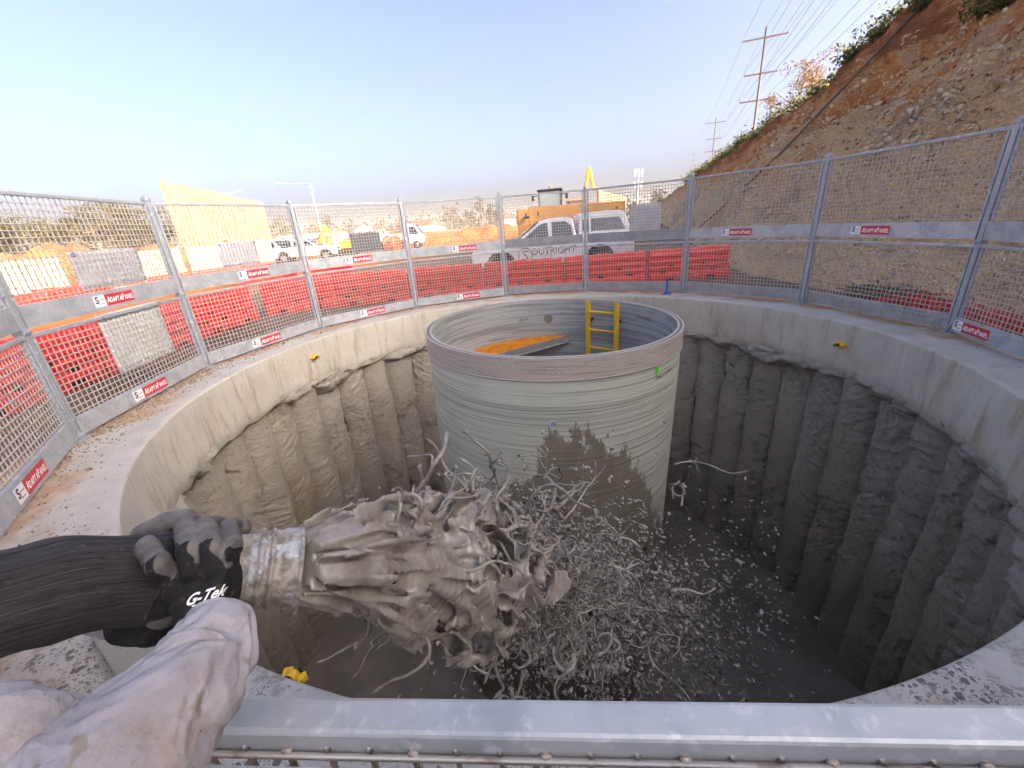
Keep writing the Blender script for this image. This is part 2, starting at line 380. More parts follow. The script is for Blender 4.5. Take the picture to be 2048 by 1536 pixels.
# ------------------------------------------------------------------ ground
def ground():
    rr = np.concatenate([np.linspace(R_OUT-.02, 9, 26), np.geomspace(9.4, 60, 46), np.geomspace(66, 3500, 26)])
    na = 220; th = np.linspace(0, 2*pi, na, endpoint=False)
    Rr, T = np.meshgrid(rr, th, indexing='ij')
    X = PX+Rr*np.cos(T); Y = PY+Rr*np.sin(T); P = np.stack([X, Y, 0*X], -1).reshape(-1, 3)
    amp = np.clip((Rr.ravel()-R_OUT)/2, 0, 1)
    P[:, 2] = -.03 + amp*(.05*fbm(P*.5, 3)+.02*pnoise(P*2.2)) + np.clip((Rr.ravel()-200)/800, 0, 1)*0
    P[:, 2] += sstep(25, 60, Rr.ravel())*.15*fbm(P*.08, 3)
    o = mkobj('ground', mkmesh('ground', P, grid_faces(len(rr), na, False, True)[:, ::-1], True), m_ground())
    tag(o, 'brown gravel and orange clay of the building site', kind='structure')
ground()

# ------------------------------------------------------------------ shaft: capping beam, piles, floor
shaft = empty('shaft', (0, 0, 0), 0, 'round deep excavation lined with rough grey piles under a smooth concrete ring beam', 'shaft')
def capping_beam():
    na = 360; th = np.linspace(0, 2*pi, na, endpoint=False); rng = np.random.RandomState(3)
    prof = [(R_OUT, -.9), (R_OUT, 0.0)] + [(r, 0.) for r in np.linspace(5.3, R_IN+.05, 9)] + [(R_IN+.014, 0), (R_IN+.002, -.012), (R_IN, -.03)] + [(R_IN, z) for z in (-.2, -.4, -.6, -.75)] + [(R_IN+.04, -.79), (R_IN+.5, -.86)]
    V = []
    low = np.stack([np.cos(th)*6, np.sin(th)*6, 0*th], 1)
    jag = .06*fbm(low*.6, 3)+.03*fbm(low*3, 3)
    for k, (r, z) in enumerate(prof):
        zz = np.full(na, z, float)+ (0 if z > -.5 else (jag if z > -.7 else jag*1.5))*1.0*(k > 12)
        P = np.stack([PX+r*np.cos(th), PY+r*np.sin(th), zz], 1)
        if z == 0: P[:, 2] += .004*fbm(P*1.5, 3)
        if z <= -.1 and k > 12: rr = .006*fbm(P*2., 3); P[:, 0] += rr*np.cos(th); P[:, 1] += rr*np.sin(th)
        V.append(P)
    me = mkmesh('capping_beam', np.concatenate(V), grid_faces(len(prof), na, False, True), True)
    o = mkobj('capping_beam', me, m_beam(), shaft); o['label'] = 'pale concrete ring beam capping the shaft'
capping_beam()
def piles():
    mp = m_pile(); N = 50; rng = np.random.RandomState(11); step = 2*pi/N
    for i in range(N):
        a = i*step+.02; seen = not (-128 < (math.degrees(a)+180) % 360-180 < -62)
        nu, nv = (32, 270) if seen else (12, 30)
        r = .385+rng.uniform(-.03, .03); off = rng.uniform(-.02, .06); prim = i % 2
        c0 = R_IN+.035+off+r; half = math.asin(min(.98, .335/r))
        ph = np.linspace(-half, half, nu); z = np.linspace(-.70, FLOOR_Z-.25, nv)
        Ph, Z = np.meshgrid(ph, z, indexing='ij')
        bx = r*np.sin(Ph)
        q = np.stack([bx.ravel()*1.+i*9.1, Z.ravel(), 0*bx.ravel()+i*3.3], 1)
        # broken patches with edges, scraped ledges, lumps
        bxr = bx.ravel(); tilt = rng.choice([-.6, .6, .35, -.35])
        rough = .016*fbm(q*np.array([2.2, 1.3, 1]), 4)+.007*fbm(q*np.array([9., 8., 1]), 3)
        warp = q[:, 1]+.10*fbm(q*np.array([2.6, 1.6, 1]), 3)+tilt*bxr
        mask = sstep(-.25, .20, pnoise(q*np.array([1.3, .7, 1])+5))
        ledge = mask*(.020*pnoise(np.stack([bxr*2.2, warp*11., 0*warp+i], 1))+.016*pnoise(np.stack([bxr*5, warp*31., 0*warp+i+9], 1)))
        e_ = pnoise(q*np.array([1.7, .8, 1])+31)+.35*fbm(q*np.array([7., 5., 1])+3, 3)
        step2 = .026*sstep(.20, .26, e_)+.024*sstep(.45, .50, e_)
        gouge = .07*sstep(.46, .66, pnoise(q*np.array([2.6, 1.8, 1])+77)+.25*fbm(q*6., 2))*sstep(-2.0, -.8, q[:, 1])
        d = rough+ledge+step2+gouge+.025*prim
        rad_ = r-d.reshape(Ph.shape)*1.0
        # inward is towards the middle of the shaft
        lx = rad_*np.sin(Ph); ly = c0-rad_*np.cos(Ph)
        lx = lx+.004*np.sin(Z*1.3+i); ly = ly + (Z+3)*rng.uniform(-.008, .008)
        X = ly*math.cos(a)-lx*math.sin(a); Y = ly*math.sin(a)+lx*math.cos(a)
        V = np.stack([X, Y, Z], -1).reshape(-1, 3)
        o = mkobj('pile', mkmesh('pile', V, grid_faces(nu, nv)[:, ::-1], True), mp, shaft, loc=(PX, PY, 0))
piles()
def spill():
    na, nv = 420, 22; th = np.linspace(0, 2*pi, na, endpoint=False); z = np.linspace(-.66, -1.12, nv); T, Z = np.meshgrid(th, z, indexing='ij'); c = np.stack([np.cos(T.ravel())*4.4, np.sin(T.ravel())*4.4, Z.ravel()], 1); f = (-.66-Z.ravel())/.46
    low = fbm(np.stack([c[:, 0]*.8, c[:, 1]*.8, 0*f], 1), 3); r = R_IN+.012-.05*sstep(0., .2, f)*(.5+low)+.30*sstep(.30+.5*low, .75+.5*low, f)+.09*fbm(c*4., 4)*sstep(0, .2, f)+.05*fbm(c*11., 4)*sstep(0, .15, f)
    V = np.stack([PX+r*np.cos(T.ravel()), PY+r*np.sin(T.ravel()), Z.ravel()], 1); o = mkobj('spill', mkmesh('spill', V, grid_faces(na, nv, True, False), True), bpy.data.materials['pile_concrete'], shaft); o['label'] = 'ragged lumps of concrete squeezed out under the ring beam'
spill()
def floor():
    nr, na = 40, 120; rr = np.linspace(.05, R_IN+.5, nr); th = np.linspace(0, 2*pi, na, endpoint=False)
    Rr, T = np.meshgrid(rr, th, indexing='ij'); P = np.stack([PX+Rr*np.cos(T), PY+Rr*np.sin(T), 0*Rr], -1).reshape(-1, 3)
    P[:, 2] = FLOOR_Z+.05*fbm(P*.7, 3)+.015*pnoise(P*4.)
    o = mkobj('slurry_pool', mkmesh('slurry_pool', P, grid_faces(nr, na, False, True)[:, ::-1], True), MAT['slurry'])
    tag(o, 'dark wet slurry covering the bottom of the shaft', kind='structure')
floor()

# ------------------------------------------------------------------ the big fibreglass pipe standing in the shaft
GX, GY, GR, GZ = 0.583, 5.40, 1.656, 0.45
def manhole_pipe():
    p = empty('manhole_pipe', (GX, GY, GZ), 0, 'huge grey fibreglass pipe standing upright in the shaft, splashed with mud', 'pipe')
    p.rotation_euler = (rad(-.03), rad(1.32), 0)
    mp = m_pipe(); na = 240
    th = np.linspace(-pi, pi, na, endpoint=False); zt = np.concatenate([np.linspace(-.24, -4, 150), np.linspace(-4.05, -6.0, 30)])
    A = np.array([-126, -120, -108, -102, -97, -87, -75, -66, -58, -44, -30, 0]); B = np.array([-1.74, -1.37, -.95, -.68, -.40, -.38, -.55, -.76, -1.13, -1.85, -2.5, -3.5])
    A = np.concatenate([[-180, -150], A, [180]]); B = np.concatenate([[-3.6, -2.9], B, [-3.6]])
    def shell(name, r, z, mat_, flip, stain=True):
        T, Z = np.meshgrid(th, z, indexing='ij')
        V = np.stack([r*np.cos(T), r*np.sin(T), Z], -1).reshape(-1, 3)
        fc = grid_faces(na, len(z), True, False); fc = fc if flip else fc[:, ::-1]
        me = mkmesh(name, V, fc, True)
        at = me.attributes.new('stain', 'FLOAT', 'POINT')
        zz = np.interp(np.degrees(T.ravel()), A, B)-(Z.ravel()+GZ) if stain else np.full(T.size, -9.)
        at.data.foreach_set('value', zz.astype(np.float32))
        return mkobj(name, me, mat_, p)
    shell('wall', GR-.012, zt, mp, False)
    shell('inner_wall', GR-.075, np.linspace(-.0, -6.0, 60), mat('inner_liner', S(158, 161, 160), .6, 0, [(1., S(132, 135, 134), .46, .58, (.8, .8, 22.)), (1., S(178, 180, 178), .56, .64, (.8, .8, 50.)), (30., S(126, 128, 126), .58, .72)], [(1., .006, (1., 1., 40.))]), True, False)
    band = mat('spigot_band', S(178, 171, 160), .6, 0, [(2., S(184, 172, 160), .4, .6), (1., S(138, 130, 122), .5, .7, (2., 2., 60.)), (40., S(130, 120, 112), .55, .75)], [(1., .004, (1., 1., 70.))])
    shell('spigot_band', GR, np.linspace(-.004, -.235, 8), band, False, False)
    lip = mat('cut_resin_edge', S(178, 173, 165), .5, 0, [(30., S(170, 164, 156), .5, .7)]); dark = mat('dark_core_layer', S(112, 108, 102), .7, 0, [(30., S(140, 134, 126), .5, .7)])
    for nm, r0, r1, mm, dz in (('rim_layer', GR, GR-.016, lip, 0), ('rim_layer', GR-.016, GR-.05, dark, -.003), ('rim_layer', GR-.05, GR-.075, lip, 0)):
        MB().lathe([(r0, -.01), (r0, dz), (r1, dz), (r1, -.01)], na).build(nm, mm, p, True)
    MB().lathe([(GR+.001, -.225), (GR+.008, -.232), (GR+.001, -.242), (GR-.02, -.245)], na).build('coupling_edge', lip, p, True)
    # small stickers and marks on the skin
    def patch(name, t0, t1, z0, z1, r, mm, k=5):
        t = np.radians(np.linspace(t0, t1, k)); V = np.array([[r*cos(a), r*sin(a), z-GZ] for a in t for z in (z0, z1)])
        return mkobj(name, mkmesh(name, V, [(2*i, 2*i+2, 2*i+3, 2*i+1) for i in range(k-1)]), mm, p)
    white = mat('paper_sticker', S(225, 226, 226), .5); green = mat('green_sticker', S(96, 232, 60), .5); ink = mat('black_ink', S(44, 44, 46), .6); blue = mat('blue_print', S(70, 90, 150), .6)
    st = patch('sticker', -97.2, -95.0, -.31, -.22, GR-.008, white)
    for k in range(4): patch('print', -96.9+.5*k, -96.6+.5*k, -.30, -.23, GR-.0065, blue, 2).parent = st
    st = patch('sticker', -54.4, -52.6, .10, .195, GR-.008, green); patch('print', -53.7, -53.3, .12, .175, GR-.0065, ink, 2).parent = st
    rng = np.random.RandomState(5)
    def bend(me, r, a0, z0, sgn=1, tilt=0.):
        co = np.array([v.co[:] for v in me.vertices]); a = a0+sgn*co[:, 0]/r; z = co[:, 1]+tilt*co[:, 0]
        me.vertices.foreach_set('co', np.stack([r*np.cos(a), r*np.sin(a), z+z0-GZ], 1).ravel()); me.update(); return me
    for txt, sz, a0, z0, r, sg, tl in (('1700mm SN10000', .05, rad(-48), .06, GR-.008, 1, .05), ('1700mm SN10000', .045, rad(22), .27, GR-.079, -1, -.03), ('GS1.6', .07, rad(101), .13, GR-.079, -1, .1)):
        mkobj('marking', bend(text_mesh(txt, sz, 0, 0, 0, 1.), r, a0, z0, sg, tl), ink, p)
    bl = mat('grey_blot', S(118, 116, 100), .7)
    t = np.linspace(0, 2*pi, 26, endpoint=False); q = .075*(1+.06*np.sin(3*t))
    me = mkmesh('blot', np.concatenate([[[0, 0, 0]], np.stack([q*np.cos(t)/1., q*np.sin(t), 0*t], 1)]), [(0, i+1, (i+1) % 26+1) for i in range(26)])
    mkobj('blot', bend(me, GR-.0785, rad(85), .12, -1), bl, p)
    return p
manhole_pipe()
def platform():
    z = -.20
    p = empty('grating_platform', (0, 0, 0), 0, 'orange moulded grating platform fixed inside the big pipe', 'platform')
    a = onz(1167, 664, z)[:2]; b = onz(985, 713, z)[:2]; c = np.array([GX, GY]); r = GR-.085
    d = (b-a)/np.linalg.norm(b-a); n = np.array([-d[1], d[0]])
    if n@(c-a) > 0: n = -n                       # n points to the far side, away from the middle
    off = (a-c)@n; half = math.sqrt(r*r-off*off); m0 = c+n*off
    g = mat('orange_grating', S(226, 150, 38), .55, 0, [(6., S(204, 124, 30), .45, .65)]); ch = mat('grey_channel', S(120, 118, 118), .6, 0, [(8., S(150, 148, 146), .5, .7)])
    mb = MB(); pitch = .042
    k = -half
    while k < half:
        y1 = math.sqrt(max(r*r-k*k, 0)); q0 = m0+d*k; L = y1-off
        if L > .02: mb.bar((*q0, z), (*(q0+n*L), z), .009, .03)
        k += pitch
    k = 0.
    while off+k < r:
        w = math.sqrt(max(r*r-(off+k)**2, 0)); q0 = m0+n*k
        if w > .02: mb.bar((*(q0-d*w), z-.001), (*(q0+d*w), z-.001), .009, .03)
        k += pitch
    o = mb.build('grating', g, p); o['kind'] = 'stuff'
    MB().bar((*(m0-d*(half+.0)-n*.02), z-.03), (*(m0+d*(half)-n*.02), z-.03), .02, .11).build('edge_channel', ch, p)
    MB().bar((*(m0-d*(half)-n*.05), z-.08), (*(m0+d*(half)-n*.05), z-.08), .05, .012).build('channel_flange', ch, p)
platform()
def ladder():
    y = mat('yellow_ladder', S(226, 178, 34), .5, 0, [(9., S(206, 156, 26), .45, .7), (40., S(150, 116, 40), .66, .76)])
    a = np.array(aty(1176, 601, 6.62)); b = np.array(aty(1234, 605, 6.30)); zt = .44
    p = empty('ladder', (0, 0, 0), 0, 'yellow ladder with round rungs fixed inside the big pipe', 'ladder')
    a[2] = b[2] = 0; d = (b-a)/np.linalg.norm(b-a)
    for q, t in ((a, zt), (b, zt-.005)):
        MB().bar((*q[:2], -4.9), (*q[:2], t), .075, .03, up=(-d[1], d[0], 0)).build('stile', y, p, bevel=.004)
    for k in range(17): MB().tube([(*(a+d*.02)[:2], .27-.30*k), (*(b-d*.02)[:2], .265-.30*k)], .018, 10).build('rung', y, p, True)
    nrm = np.array([-d[1], d[0], 0]); nrm = nrm*np.sign(nrm[1])
    st = mat('steel_bracket', S(110, 112, 116), .4, .8)
    for q in (a, b): MB().bar((*(q+nrm*.01)[:2], .12), (*(q+nrm*.2)[:2], .12), .05, .05).build('wall_bracket', st, p)
    for q in (a, b):
        for k in range(3): MB().tube([(*(q+d*.03*(1 if q is a else -1))[:2], .15-.05*k), (*(q+d*.055*(1 if q is a else -1))[:2], .15-.05*k)], .011, 6).build('bolt', st, p)
ladder()

# ------------------------------------------------------------------ embankment on the far side of the fence
def bank_xyz(s, t):
    """s along the road, t 0 at the toe .. 1 at the crest .. 2 back of the plateau"""
    toe = np.interp(s, [-60, 4.5, 8.5, 12, 14, 60, 220], [5.6, 5.4, 4.45, 2.75, 2.5, 2.4, 2.4])
    k = np.interp(s, [-60, 24, 30, 36, 50, 100, 220], [.72, .68, .645, .615, .607, .63, .65]); crest = np.full_like(s, 10.); zc = CAM_H+crest*k
    tt = np.clip(t, 0, 1); lat = toe+(crest-toe)*tt+np.clip(t-1, 0, 2)*45
    z = zc*(tt**.93)+np.clip(t-1, 0, 1)*.6-.06
    return lat, z
def bank():
    s = np.concatenate([np.arange(-60, 2, .8), np.arange(2, 30, .10), np.arange(30, 62, .28), np.geomspace(62, 230, 70)])
    t = np.concatenate([np.linspace(-.02, 1, 128), 1+np.geomspace(.004, 1, 16)])
    Sg, T = np.meshgrid(s, t, indexing='ij'); sf, tf = Sg.ravel(), T.ravel()
    lat, z = bank_xyz(sf, tf); xy = road_xy(sf, lat); P = np.column_stack([xy, z])
    q = np.stack([sf, z*1.0, lat*.4], 1)
    lw = sstep(0., .12, tf)*1.0
    d = .55*fbm(q*np.array([.16, .30, .3])+3, 3)
    strat = pnoise(np.stack([sf*.12, z*1.5+.35*pnoise(q*.5)*2, 0*sf+4], 1)); d = d+.22*strat+.16*np.abs(pnoise(np.stack([sf*.35, z*2.6+.4*pnoise(q*.8), 0*sf+8], 1)))
    d = d+.16*fbm(q*np.array([.8, 1.5, 1])+9, 4)+.09*fbm(q*np.array([3., 5., 2])+2, 3)
    # eroded hollow high on the face
    hs, hz = 17.0, 6.6
    d = d-.9*np.exp(-(((sf-hs)/1.9)**2+((z-hz-.35*(sf-hs)*.2)/.55)**2))
    d = d*lw*(1-sstep(1., 1.06, tf)*.8)
    nrm = np.array([-LV[0]*.75, -LV[1]*.75, .66]); P = P+d[:, None]*nrm
    o = mkobj('embankment', mkmesh('embankment', P, grid_faces(len(s), len(t)), True), m_bank())
    at = o.data.attributes.new('tt', 'FLOAT', 'POINT'); at.data.foreach_set('value', tf.astype(np.float32))
    tag(o, 'steep cut bank of brown clay and broken rock', kind='structure')
    return o, s, t, P.reshape(len(s), len(t), 3)
BANK, BS, BT, BP = bank()
def bank_pt(s, t):
    i = np.clip(np.searchsorted(BS, s), 1, len(BS)-1); j = np.clip(np.searchsorted(BT, t), 1, len(BT)-1)
    a = np.clip((s-BS[i-1])/(BS[i]-BS[i-1]), 0, 1)[..., None]; b = np.clip((t-BT[j-1])/(BT[j]-BT[j-1]), 0, 1)[..., None]
    return (BP[i-1, j-1]*(1-a)+BP[i, j-1]*a)*(1-b)+(BP[i-1, j]*(1-a)+BP[i, j]*a)*b

# ------------------------------------------------------------------ edge protection fence round the shaft
POST_DEG = [-135.4, -161.6, 172.77, 146.31, 120.82, 95.47, 73.24, 47.90, 21.56, -4.32, -30.4, -56.4, -82.4, -109.0]
def post_xy(d): return np.array([PX+R_POST*cos(rad(d)), PY+R_POST*sin(rad(d))])
def fence_post():
    p = empty('fence_post', (0, 0, 0))
    G = MAT['galv_dull']
    MB().box((0, 0, 1.16), (.066, .066, 2.30)).build('tube', G, p, bevel=.008)
    MB().box((0, 0, .006), (.19, .19, .012)).build('base_plate', G, p, bevel=.002)
    for a in range(4):
        MB().prism([(.034, .012), (.09, .012), (.034, .12)], -.004, .004, rotz(a*pi/2+pi/4*0)).build('gusset', G, p)
    cp = MB().box((0, 0, 2.325), (.082, .082, .05)).build('cap', G, p, bevel=.01)
    MB().tube([(0, 0, 2.34), (0, 0, 2.375)], .02, 8).build('cap_bolt', G, cp)
    c = MB().box((0, 0, 1.095), (.086, .086, .05)).build('collar', G, p, bevel=.005)
    for sx in (-1, 1): MB().tube([(sx*.02, -.04, 1.095), (sx*.02, -.058, 1.095)], .011, 6).build('bolt', G, c)
    for z in (.32, 1.42):
        for sx in (-1, 1): MB().tube([(sx*.03, -.03, z), (sx*.075, -.035, z), (sx*.085, -.01, z), (sx*.085, .03, z)], .006, 6).build('hook', G, p)
    MB().box((0, 0, 2.255), (.11, .05, .03)).build('rail_seat', G, p)
    return p
WHERE = ['beside the black hose', 'carrying the wide grey board', 'in front of the cream noise wall', 'carrying the dark ribbed board', 'between the dark ribbed board and the white truck', 'in front of the cab of the white truck', 'carrying the white board behind the white truck', 'where the red barriers end at the bank', 'in front of the red netting', 'beyond the red netting at the foot of the bank', 'opposite the black hose', 'next to the guard rail, opposite the hose', '', 'next to the guard rail under the hose']
POST_LAB = ['galvanised fence post beside the hose, nearest post to the worker', 'galvanised fence post between the hose and the wide grey board', 'galvanised fence post between the wide grey board and the cream wall', 'galvanised fence post between the cream wall and the dark ribbed board', 'galvanised fence post just past the dark ribbed board', 'galvanised fence post in front of the bonnet of the white truck', 'galvanised fence post in front of the canopy of the white truck', 'galvanised fence post next to the blue stake', 'galvanised fence post between the end of the red barriers and the netting', 'galvanised fence post in front of the red netting', 'galvanised fence post past the red netting', 'galvanised fence post on the side of the shaft away from the hose', 'galvanised post at the end of the guard rail away from the hose', 'galvanised post at the end of the guard rail under the hose']
_fp = fence_post(); note_kids()
for i, d in enumerate(POST_DEG):
    o = _fp if i == 0 else copy_tree(_fp)
    o.location = (*post_xy(d), 0); o.rotation_euler = (0, 0, rad(d)-pi/2)
    if i in (12, 13):
        for ch in o.children: pass
    tag(o, POST_LAB[i], 'fence post', 'posts of the fence round the shaft')
ST_RED = mat('red_sticker', S(196, 42, 52), .45); ST_WHITE = mat('white_sticker', S(228, 230, 232), .45); ST_TXT = mat('white_lettering', S(240, 238, 236), .5); ST_INK = mat('dark_lettering', S(60, 60, 70), .5)
def sticker_meshes():
    big = text_mesh('A', .088, .22, .002); me = []
    # capitals in two heights, as on the sticker: ADAPTA PANEL
    parts = []; x = 0.
    for ch in 'ADAPTAPANEL':
        tall = ch == 'A' and not parts or (ch == 'P' and len(parts) == 6)
        m_ = text_mesh(ch, .088 if tall else .070, .22, .0022)
        co = np.array([v.co[:] for v in m_.vertices]); w = co[:, 0].max()-co[:, 0].min()
        co[:, 0] += x-co[:, 0].min(); co[:, 1] -= co[:, 1].min(); x += w*.86+.006
        parts.append((co, [tuple(p.vertices) for p in m_.polygons])); bpy.data.meshes.remove(m_)
    bpy.data.meshes.remove(big)
    mb = MB()
    for co, f in parts: mb.add(co, f)
    V = np.concatenate(mb.V); V[:, 0] -= V[:, 0].mean(); V[:, 1] -= .031
    V = np.stack([V[:, 0]*(.395/(V[:, 0].max()-V[:, 0].min())), 0*V[:, 0], V[:, 1]*1.05], 1)
    lett = mkmesh('lettering', V, mb.F); lett.materials.append(ST_TXT)
    s_ = text_mesh('S', .10, .1, .004); co = np.array([v.co[:] for v in s_.vertices]); sm = mkmesh('emblem', np.stack([co[:, 0], 0*co[:, 0], co[:, 1]], 1), [tuple(p.vertices) for p in s_.polygons]); sm.materials.append(ST_INK)
    return lett, sm
LETT, EMB = sticker_meshes()
STK_W = MB().box((-.285, 0, 0), (.15, .003, .118)).mesh('sticker'); STK_W.materials.append(ST_WHITE)
STK_R = MB().box((.0, 0, 0), (.42, .003, .118)).mesh('red_field'); STK_R.materials.append(ST_RED)
STK_L = MB().box((0, 0, 0), (.07, .001, .007)).mesh('small_print'); STK_L.materials.append(ST_RED)
def sticker(parent, x, y, z):
    w = mkobj('sticker', STK_W, None, parent, (x, y, z))
    r = mkobj('red_field', STK_R, None, w, (0, 0, 0)); mkobj('lettering', LETT, None, w, (0, -.0025, 0))
    mkobj('emblem', EMB, None, w, (-.325, -.0025, .01)); mkobj('small_print', STK_L, None, w, (-.262, -.002, .012)); mkobj('small_print', STK_L, None, w, (-.275, -.002, -.03))
    return w
def wires(L, z0, z1, pitch=.060, r=.0041, y=0.):
    mb = MB(); n = int(round(L/pitch)); nz = int(round((z1-z0)/pitch))
    for i in range(1, n): x = -L/2+L*i/n; mb.bar((x, y, z0), (x, y, z1), 2*r)
    for k in range(1, nz): z = z0+(z1-z0)*k/nz; mb.bar((-L/2, y-2*r, z), (L/2, y-2*r, z), 2*r)
    return mb
def board_mesh(L, z0, z1, y, lip=.03):
    mb = MB(); mb.box((0, y, (z0+z1)/2), (L, .004, z1-z0)); mb.box((0, y+.017, z1-.002), (L-.002, .03, .004)); mb.box((0, y+.017, z0+.002), (L-.002, .03, .004))
    return mb
def panel(name, A, B, z0, zb, z1, front, label, lab, grp, zoff=0.):
    """a mesh panel hung between two posts: toe board z0..zb, wire to z1, rail on top"""
    A = np.asarray(A); B = np.asarray(B); L = np.linalg.norm(B-A)-.105; mid = (A+B)/2; d = (B-A)/np.linalg.norm(B-A)
    p = empty(name, (*mid, 0), math.atan2(d[1], d[0]), lab, 'mesh fence', grp)
    G = MAT['galv']; D = MAT['galv_dull']
    MB().box((0, 0, z1+.017), (L+.06, .038, .036)).build('top_rail', G if not front else D, p, bevel=.005)
    for sx in (-1, 1): MB().box((sx*(L/2-.015), 0, (z0+z1)/2), (.028, .028, z1-z0-.002)).build('stile', D, p, bevel=.004)
    yb = -.024 if front else .018
    b = board_mesh(L-.002, z0, zb, yb).build('toe_board', G, p)
    w = wires(L-.06, z0+.02 if not front else zb-.03, z1, y=-.008 if not front else .002).build('wire_mesh', MAT['wire'], p); w['kind'] = 'stuff'
    if label: sticker(b, label, yb-.005, (z0+zb)/2)
    return p
def bay(i): return post_xy(POST_DEG[i]), post_xy(POST_DEG[(i+1) % 14])
LOW, UPP = 'lower panels of the fence', 'upper panels of the fence'
L_LAB = 'lower mesh fence panel with a red lettered sticker on its toe board'
U_LAB = 'upper mesh fence panel with a red lettered sticker on its middle board'
L_PLAIN = 'lower mesh fence panel whose plain board stands behind the wires'
U_PLAIN = 'upper mesh fence panel whose plain board stands behind the wires'
ZL = (.03, .215, 1.035); ZU = (1.125, 1.325, 2.255)
BAYS = {}
for i in range(10):
    A, B = bay(i)
    lowf = i in (0, 1, 2, 3, 4, 9); uppf = i in (0, 1, 2, 3, 4, 7, 8, 9)
    lx = {0: .12, 1: .02, 2: .0, 3: .1, 4: .22, 9: -.75}.get(i, .0) or .001
    ux = {0: .3, 1: .05, 2: .12, 3: .02, 4: .25, 7: -.06, 8: -.12}.get(i)
    pl = panel('mesh_fence', A, B, *ZL, lowf, lx if lowf else None, 'lower mesh fence panel '+WHERE[i], LOW)
    pu = panel('mesh_fence', A, B, *ZU, uppf, ux if uppf else None, 'upper mesh fence panel '+WHERE[i], UPP)
    BAYS[i] = (A, B)
for i in (10, 11):
    A, B = bay(i); panel('mesh_fence', A, B, *ZL, True, .1, 'lower mesh fence panel '+WHERE[i], LOW)
A, B = bay(13); panel('mesh_fence', A, B, *ZL, True, .1, 'lower mesh fence panel '+WHERE[13], LOW)
# the panel the worker leans over: heavy top rail, welded wire, second rail just below it
def near_panel():
    A = np.array([-1.17, .432]); B = np.array([1.21, .238]); d = (B-A)/np.linalg.norm(B-A); mid = (A+B)/2; L = np.linalg.norm(B-A)
    p = empty('guard_rail', (*mid, 0), math.atan2(d[1], d[0]), 'galvanised guard rail with welded wire, under the arms of the worker', 'guard rail')
    G = MAT['galv']; zr = 1.10
    MB().box((0, .0, zr-.022), (L-.10, .046, .046)).build('top_rail', G, p, bevel=.006)
    w0 = mat('bare_wire', S(196, 190, 182), .35, .7, [(20., S(150, 130, 118), .5, .7)])
    MB().tube([(-L/2+.06, -.03, zr-.035), (L/2-.06, -.03, zr-.035)], .0042, 8).build('cross_wire', w0, p, True)
    k = 0
    x = -L/2+.09
    while x < L/2-.08:
        MB().tube([(x, -.024, zr-.028), (x, -.024, .12)], .004, 8).build('upright_wire', w0, p, True)
        if k % 3 == 1:
            mb = MB(); sphere(mb, (x, -.026, zr-.032), .006, 8, 6, (1.4, .9, .8)); mb.build('weld', mat('weld_bead', S(178, 166, 158), .4, .6, [(300., S(140, 128, 120), .5, .7)], [(400., .002)]) if k == 1 else bpy.data.materials['weld_bead'], p, True)
        x += .0575; k += 1
    MB().box((0, -.072, zr-.048), (L-.10, .05, .06)).build('second_rail', MAT['galv'], p, bevel=.005)
    for z in np.arange(.2, .95, .06): MB().tube([(-L/2+.06, -.03, z), (L/2-.06, -.03, z)], .004, 6).build('cross_wire', w0, p, True)
    board_mesh(L-.12, .03, .215, -.05).build('toe_board', G, p)
near_panel()

# boards tied to the outside of the fence
def sign_board(i, TL, TR, BR, BL, mm, lab, ribs=False):
    A, B = BAYS[i]; d = (B-A)/np.linalg.norm(B-A); nrm = np.array([-d[1], d[0]]); nrm = nrm if nrm@(A-[PX, PY]) > 0 else -nrm
    q0 = A+nrm*.03; pts = []
    for px in (TL, TR, BR, BL):
        r_ = ray(*px); t = ((q0-CO[:2])@nrm)/(r_[:2]@nrm); P = CO+r_*t; pts.append(((P[:2]-A)@d, P[2]))
    x0 = (pts[0][0]+pts[3][0])/2; x1 = (pts[1][0]+pts[2][0])/2; zt = (pts[0][1]+pts[1][1])/2; zb = (pts[2][1]+pts[3][1])/2
    c = A+nrm*.03+d*(x0+x1)/2
    p = empty('board', (*c, zb), math.atan2(d[1], d[0]), lab, 'board', 'boards tied to the fence')
    W_, H_ = x1-x0, zt-zb
    k = 14; V = []; rng = np.random.RandomState(i)
    for a in range(k):
        for b in range(8):
            x = -W_/2+W_*a/(k-1); z = H_*b/7; V.append((x, .006*math.sin(a*.6+i)+.004*math.sin(b*.9), z))
    fc = grid_faces(k, 8); me = mkmesh('sheet', V, fc, True); sh = mkobj('sheet', me, mm, p); so = sh.modifiers.new('s', 'SOLIDIFY'); so.thickness = .005
    if ribs:
        for b in range(8): MB().box((0, -.006, H_*(b+.5)/8), (W_, .006, .012)).build('rib', mm, p)
    tie = mat('black_tie', S(40, 40, 44), .6) if 'black_tie' not in bpy.data.materials else bpy.data.materials['black_tie']
    for sx in (-1, 1): MB().tube([(sx*(W_/2-.02), -.01, H_-.03), (sx*(W_/2-.02), -.05, H_-.02), (sx*(W_/2-.03), -.05, H_-.05), (sx*(W_/2-.02), -.01, H_-.045)], .004, 5).build('tie', tie, p)
    return p
BD_GREY = mat('board_grey_back', S(206, 206, 214), .6, 0, [(3., S(194, 196, 206), .4, .65), (20., S(150, 146, 144), .66, .8)]); BD_WHITE = mat('board_white_back', S(226, 226, 228), .55, 0, [(3., S(210, 210, 214), .4, .65), (14., S(180, 174, 166), .68, .8)])
BD_DARK = mat('board_dark_slats', S(120, 124, 132), .6, 0, [(4., S(100, 104, 112), .4, .65)])
sign_board(1, (135, 503), (272, 495), (293, 561), (163, 581), BD_GREY, 'wide grey board tied to an upper fence panel beside the trees')
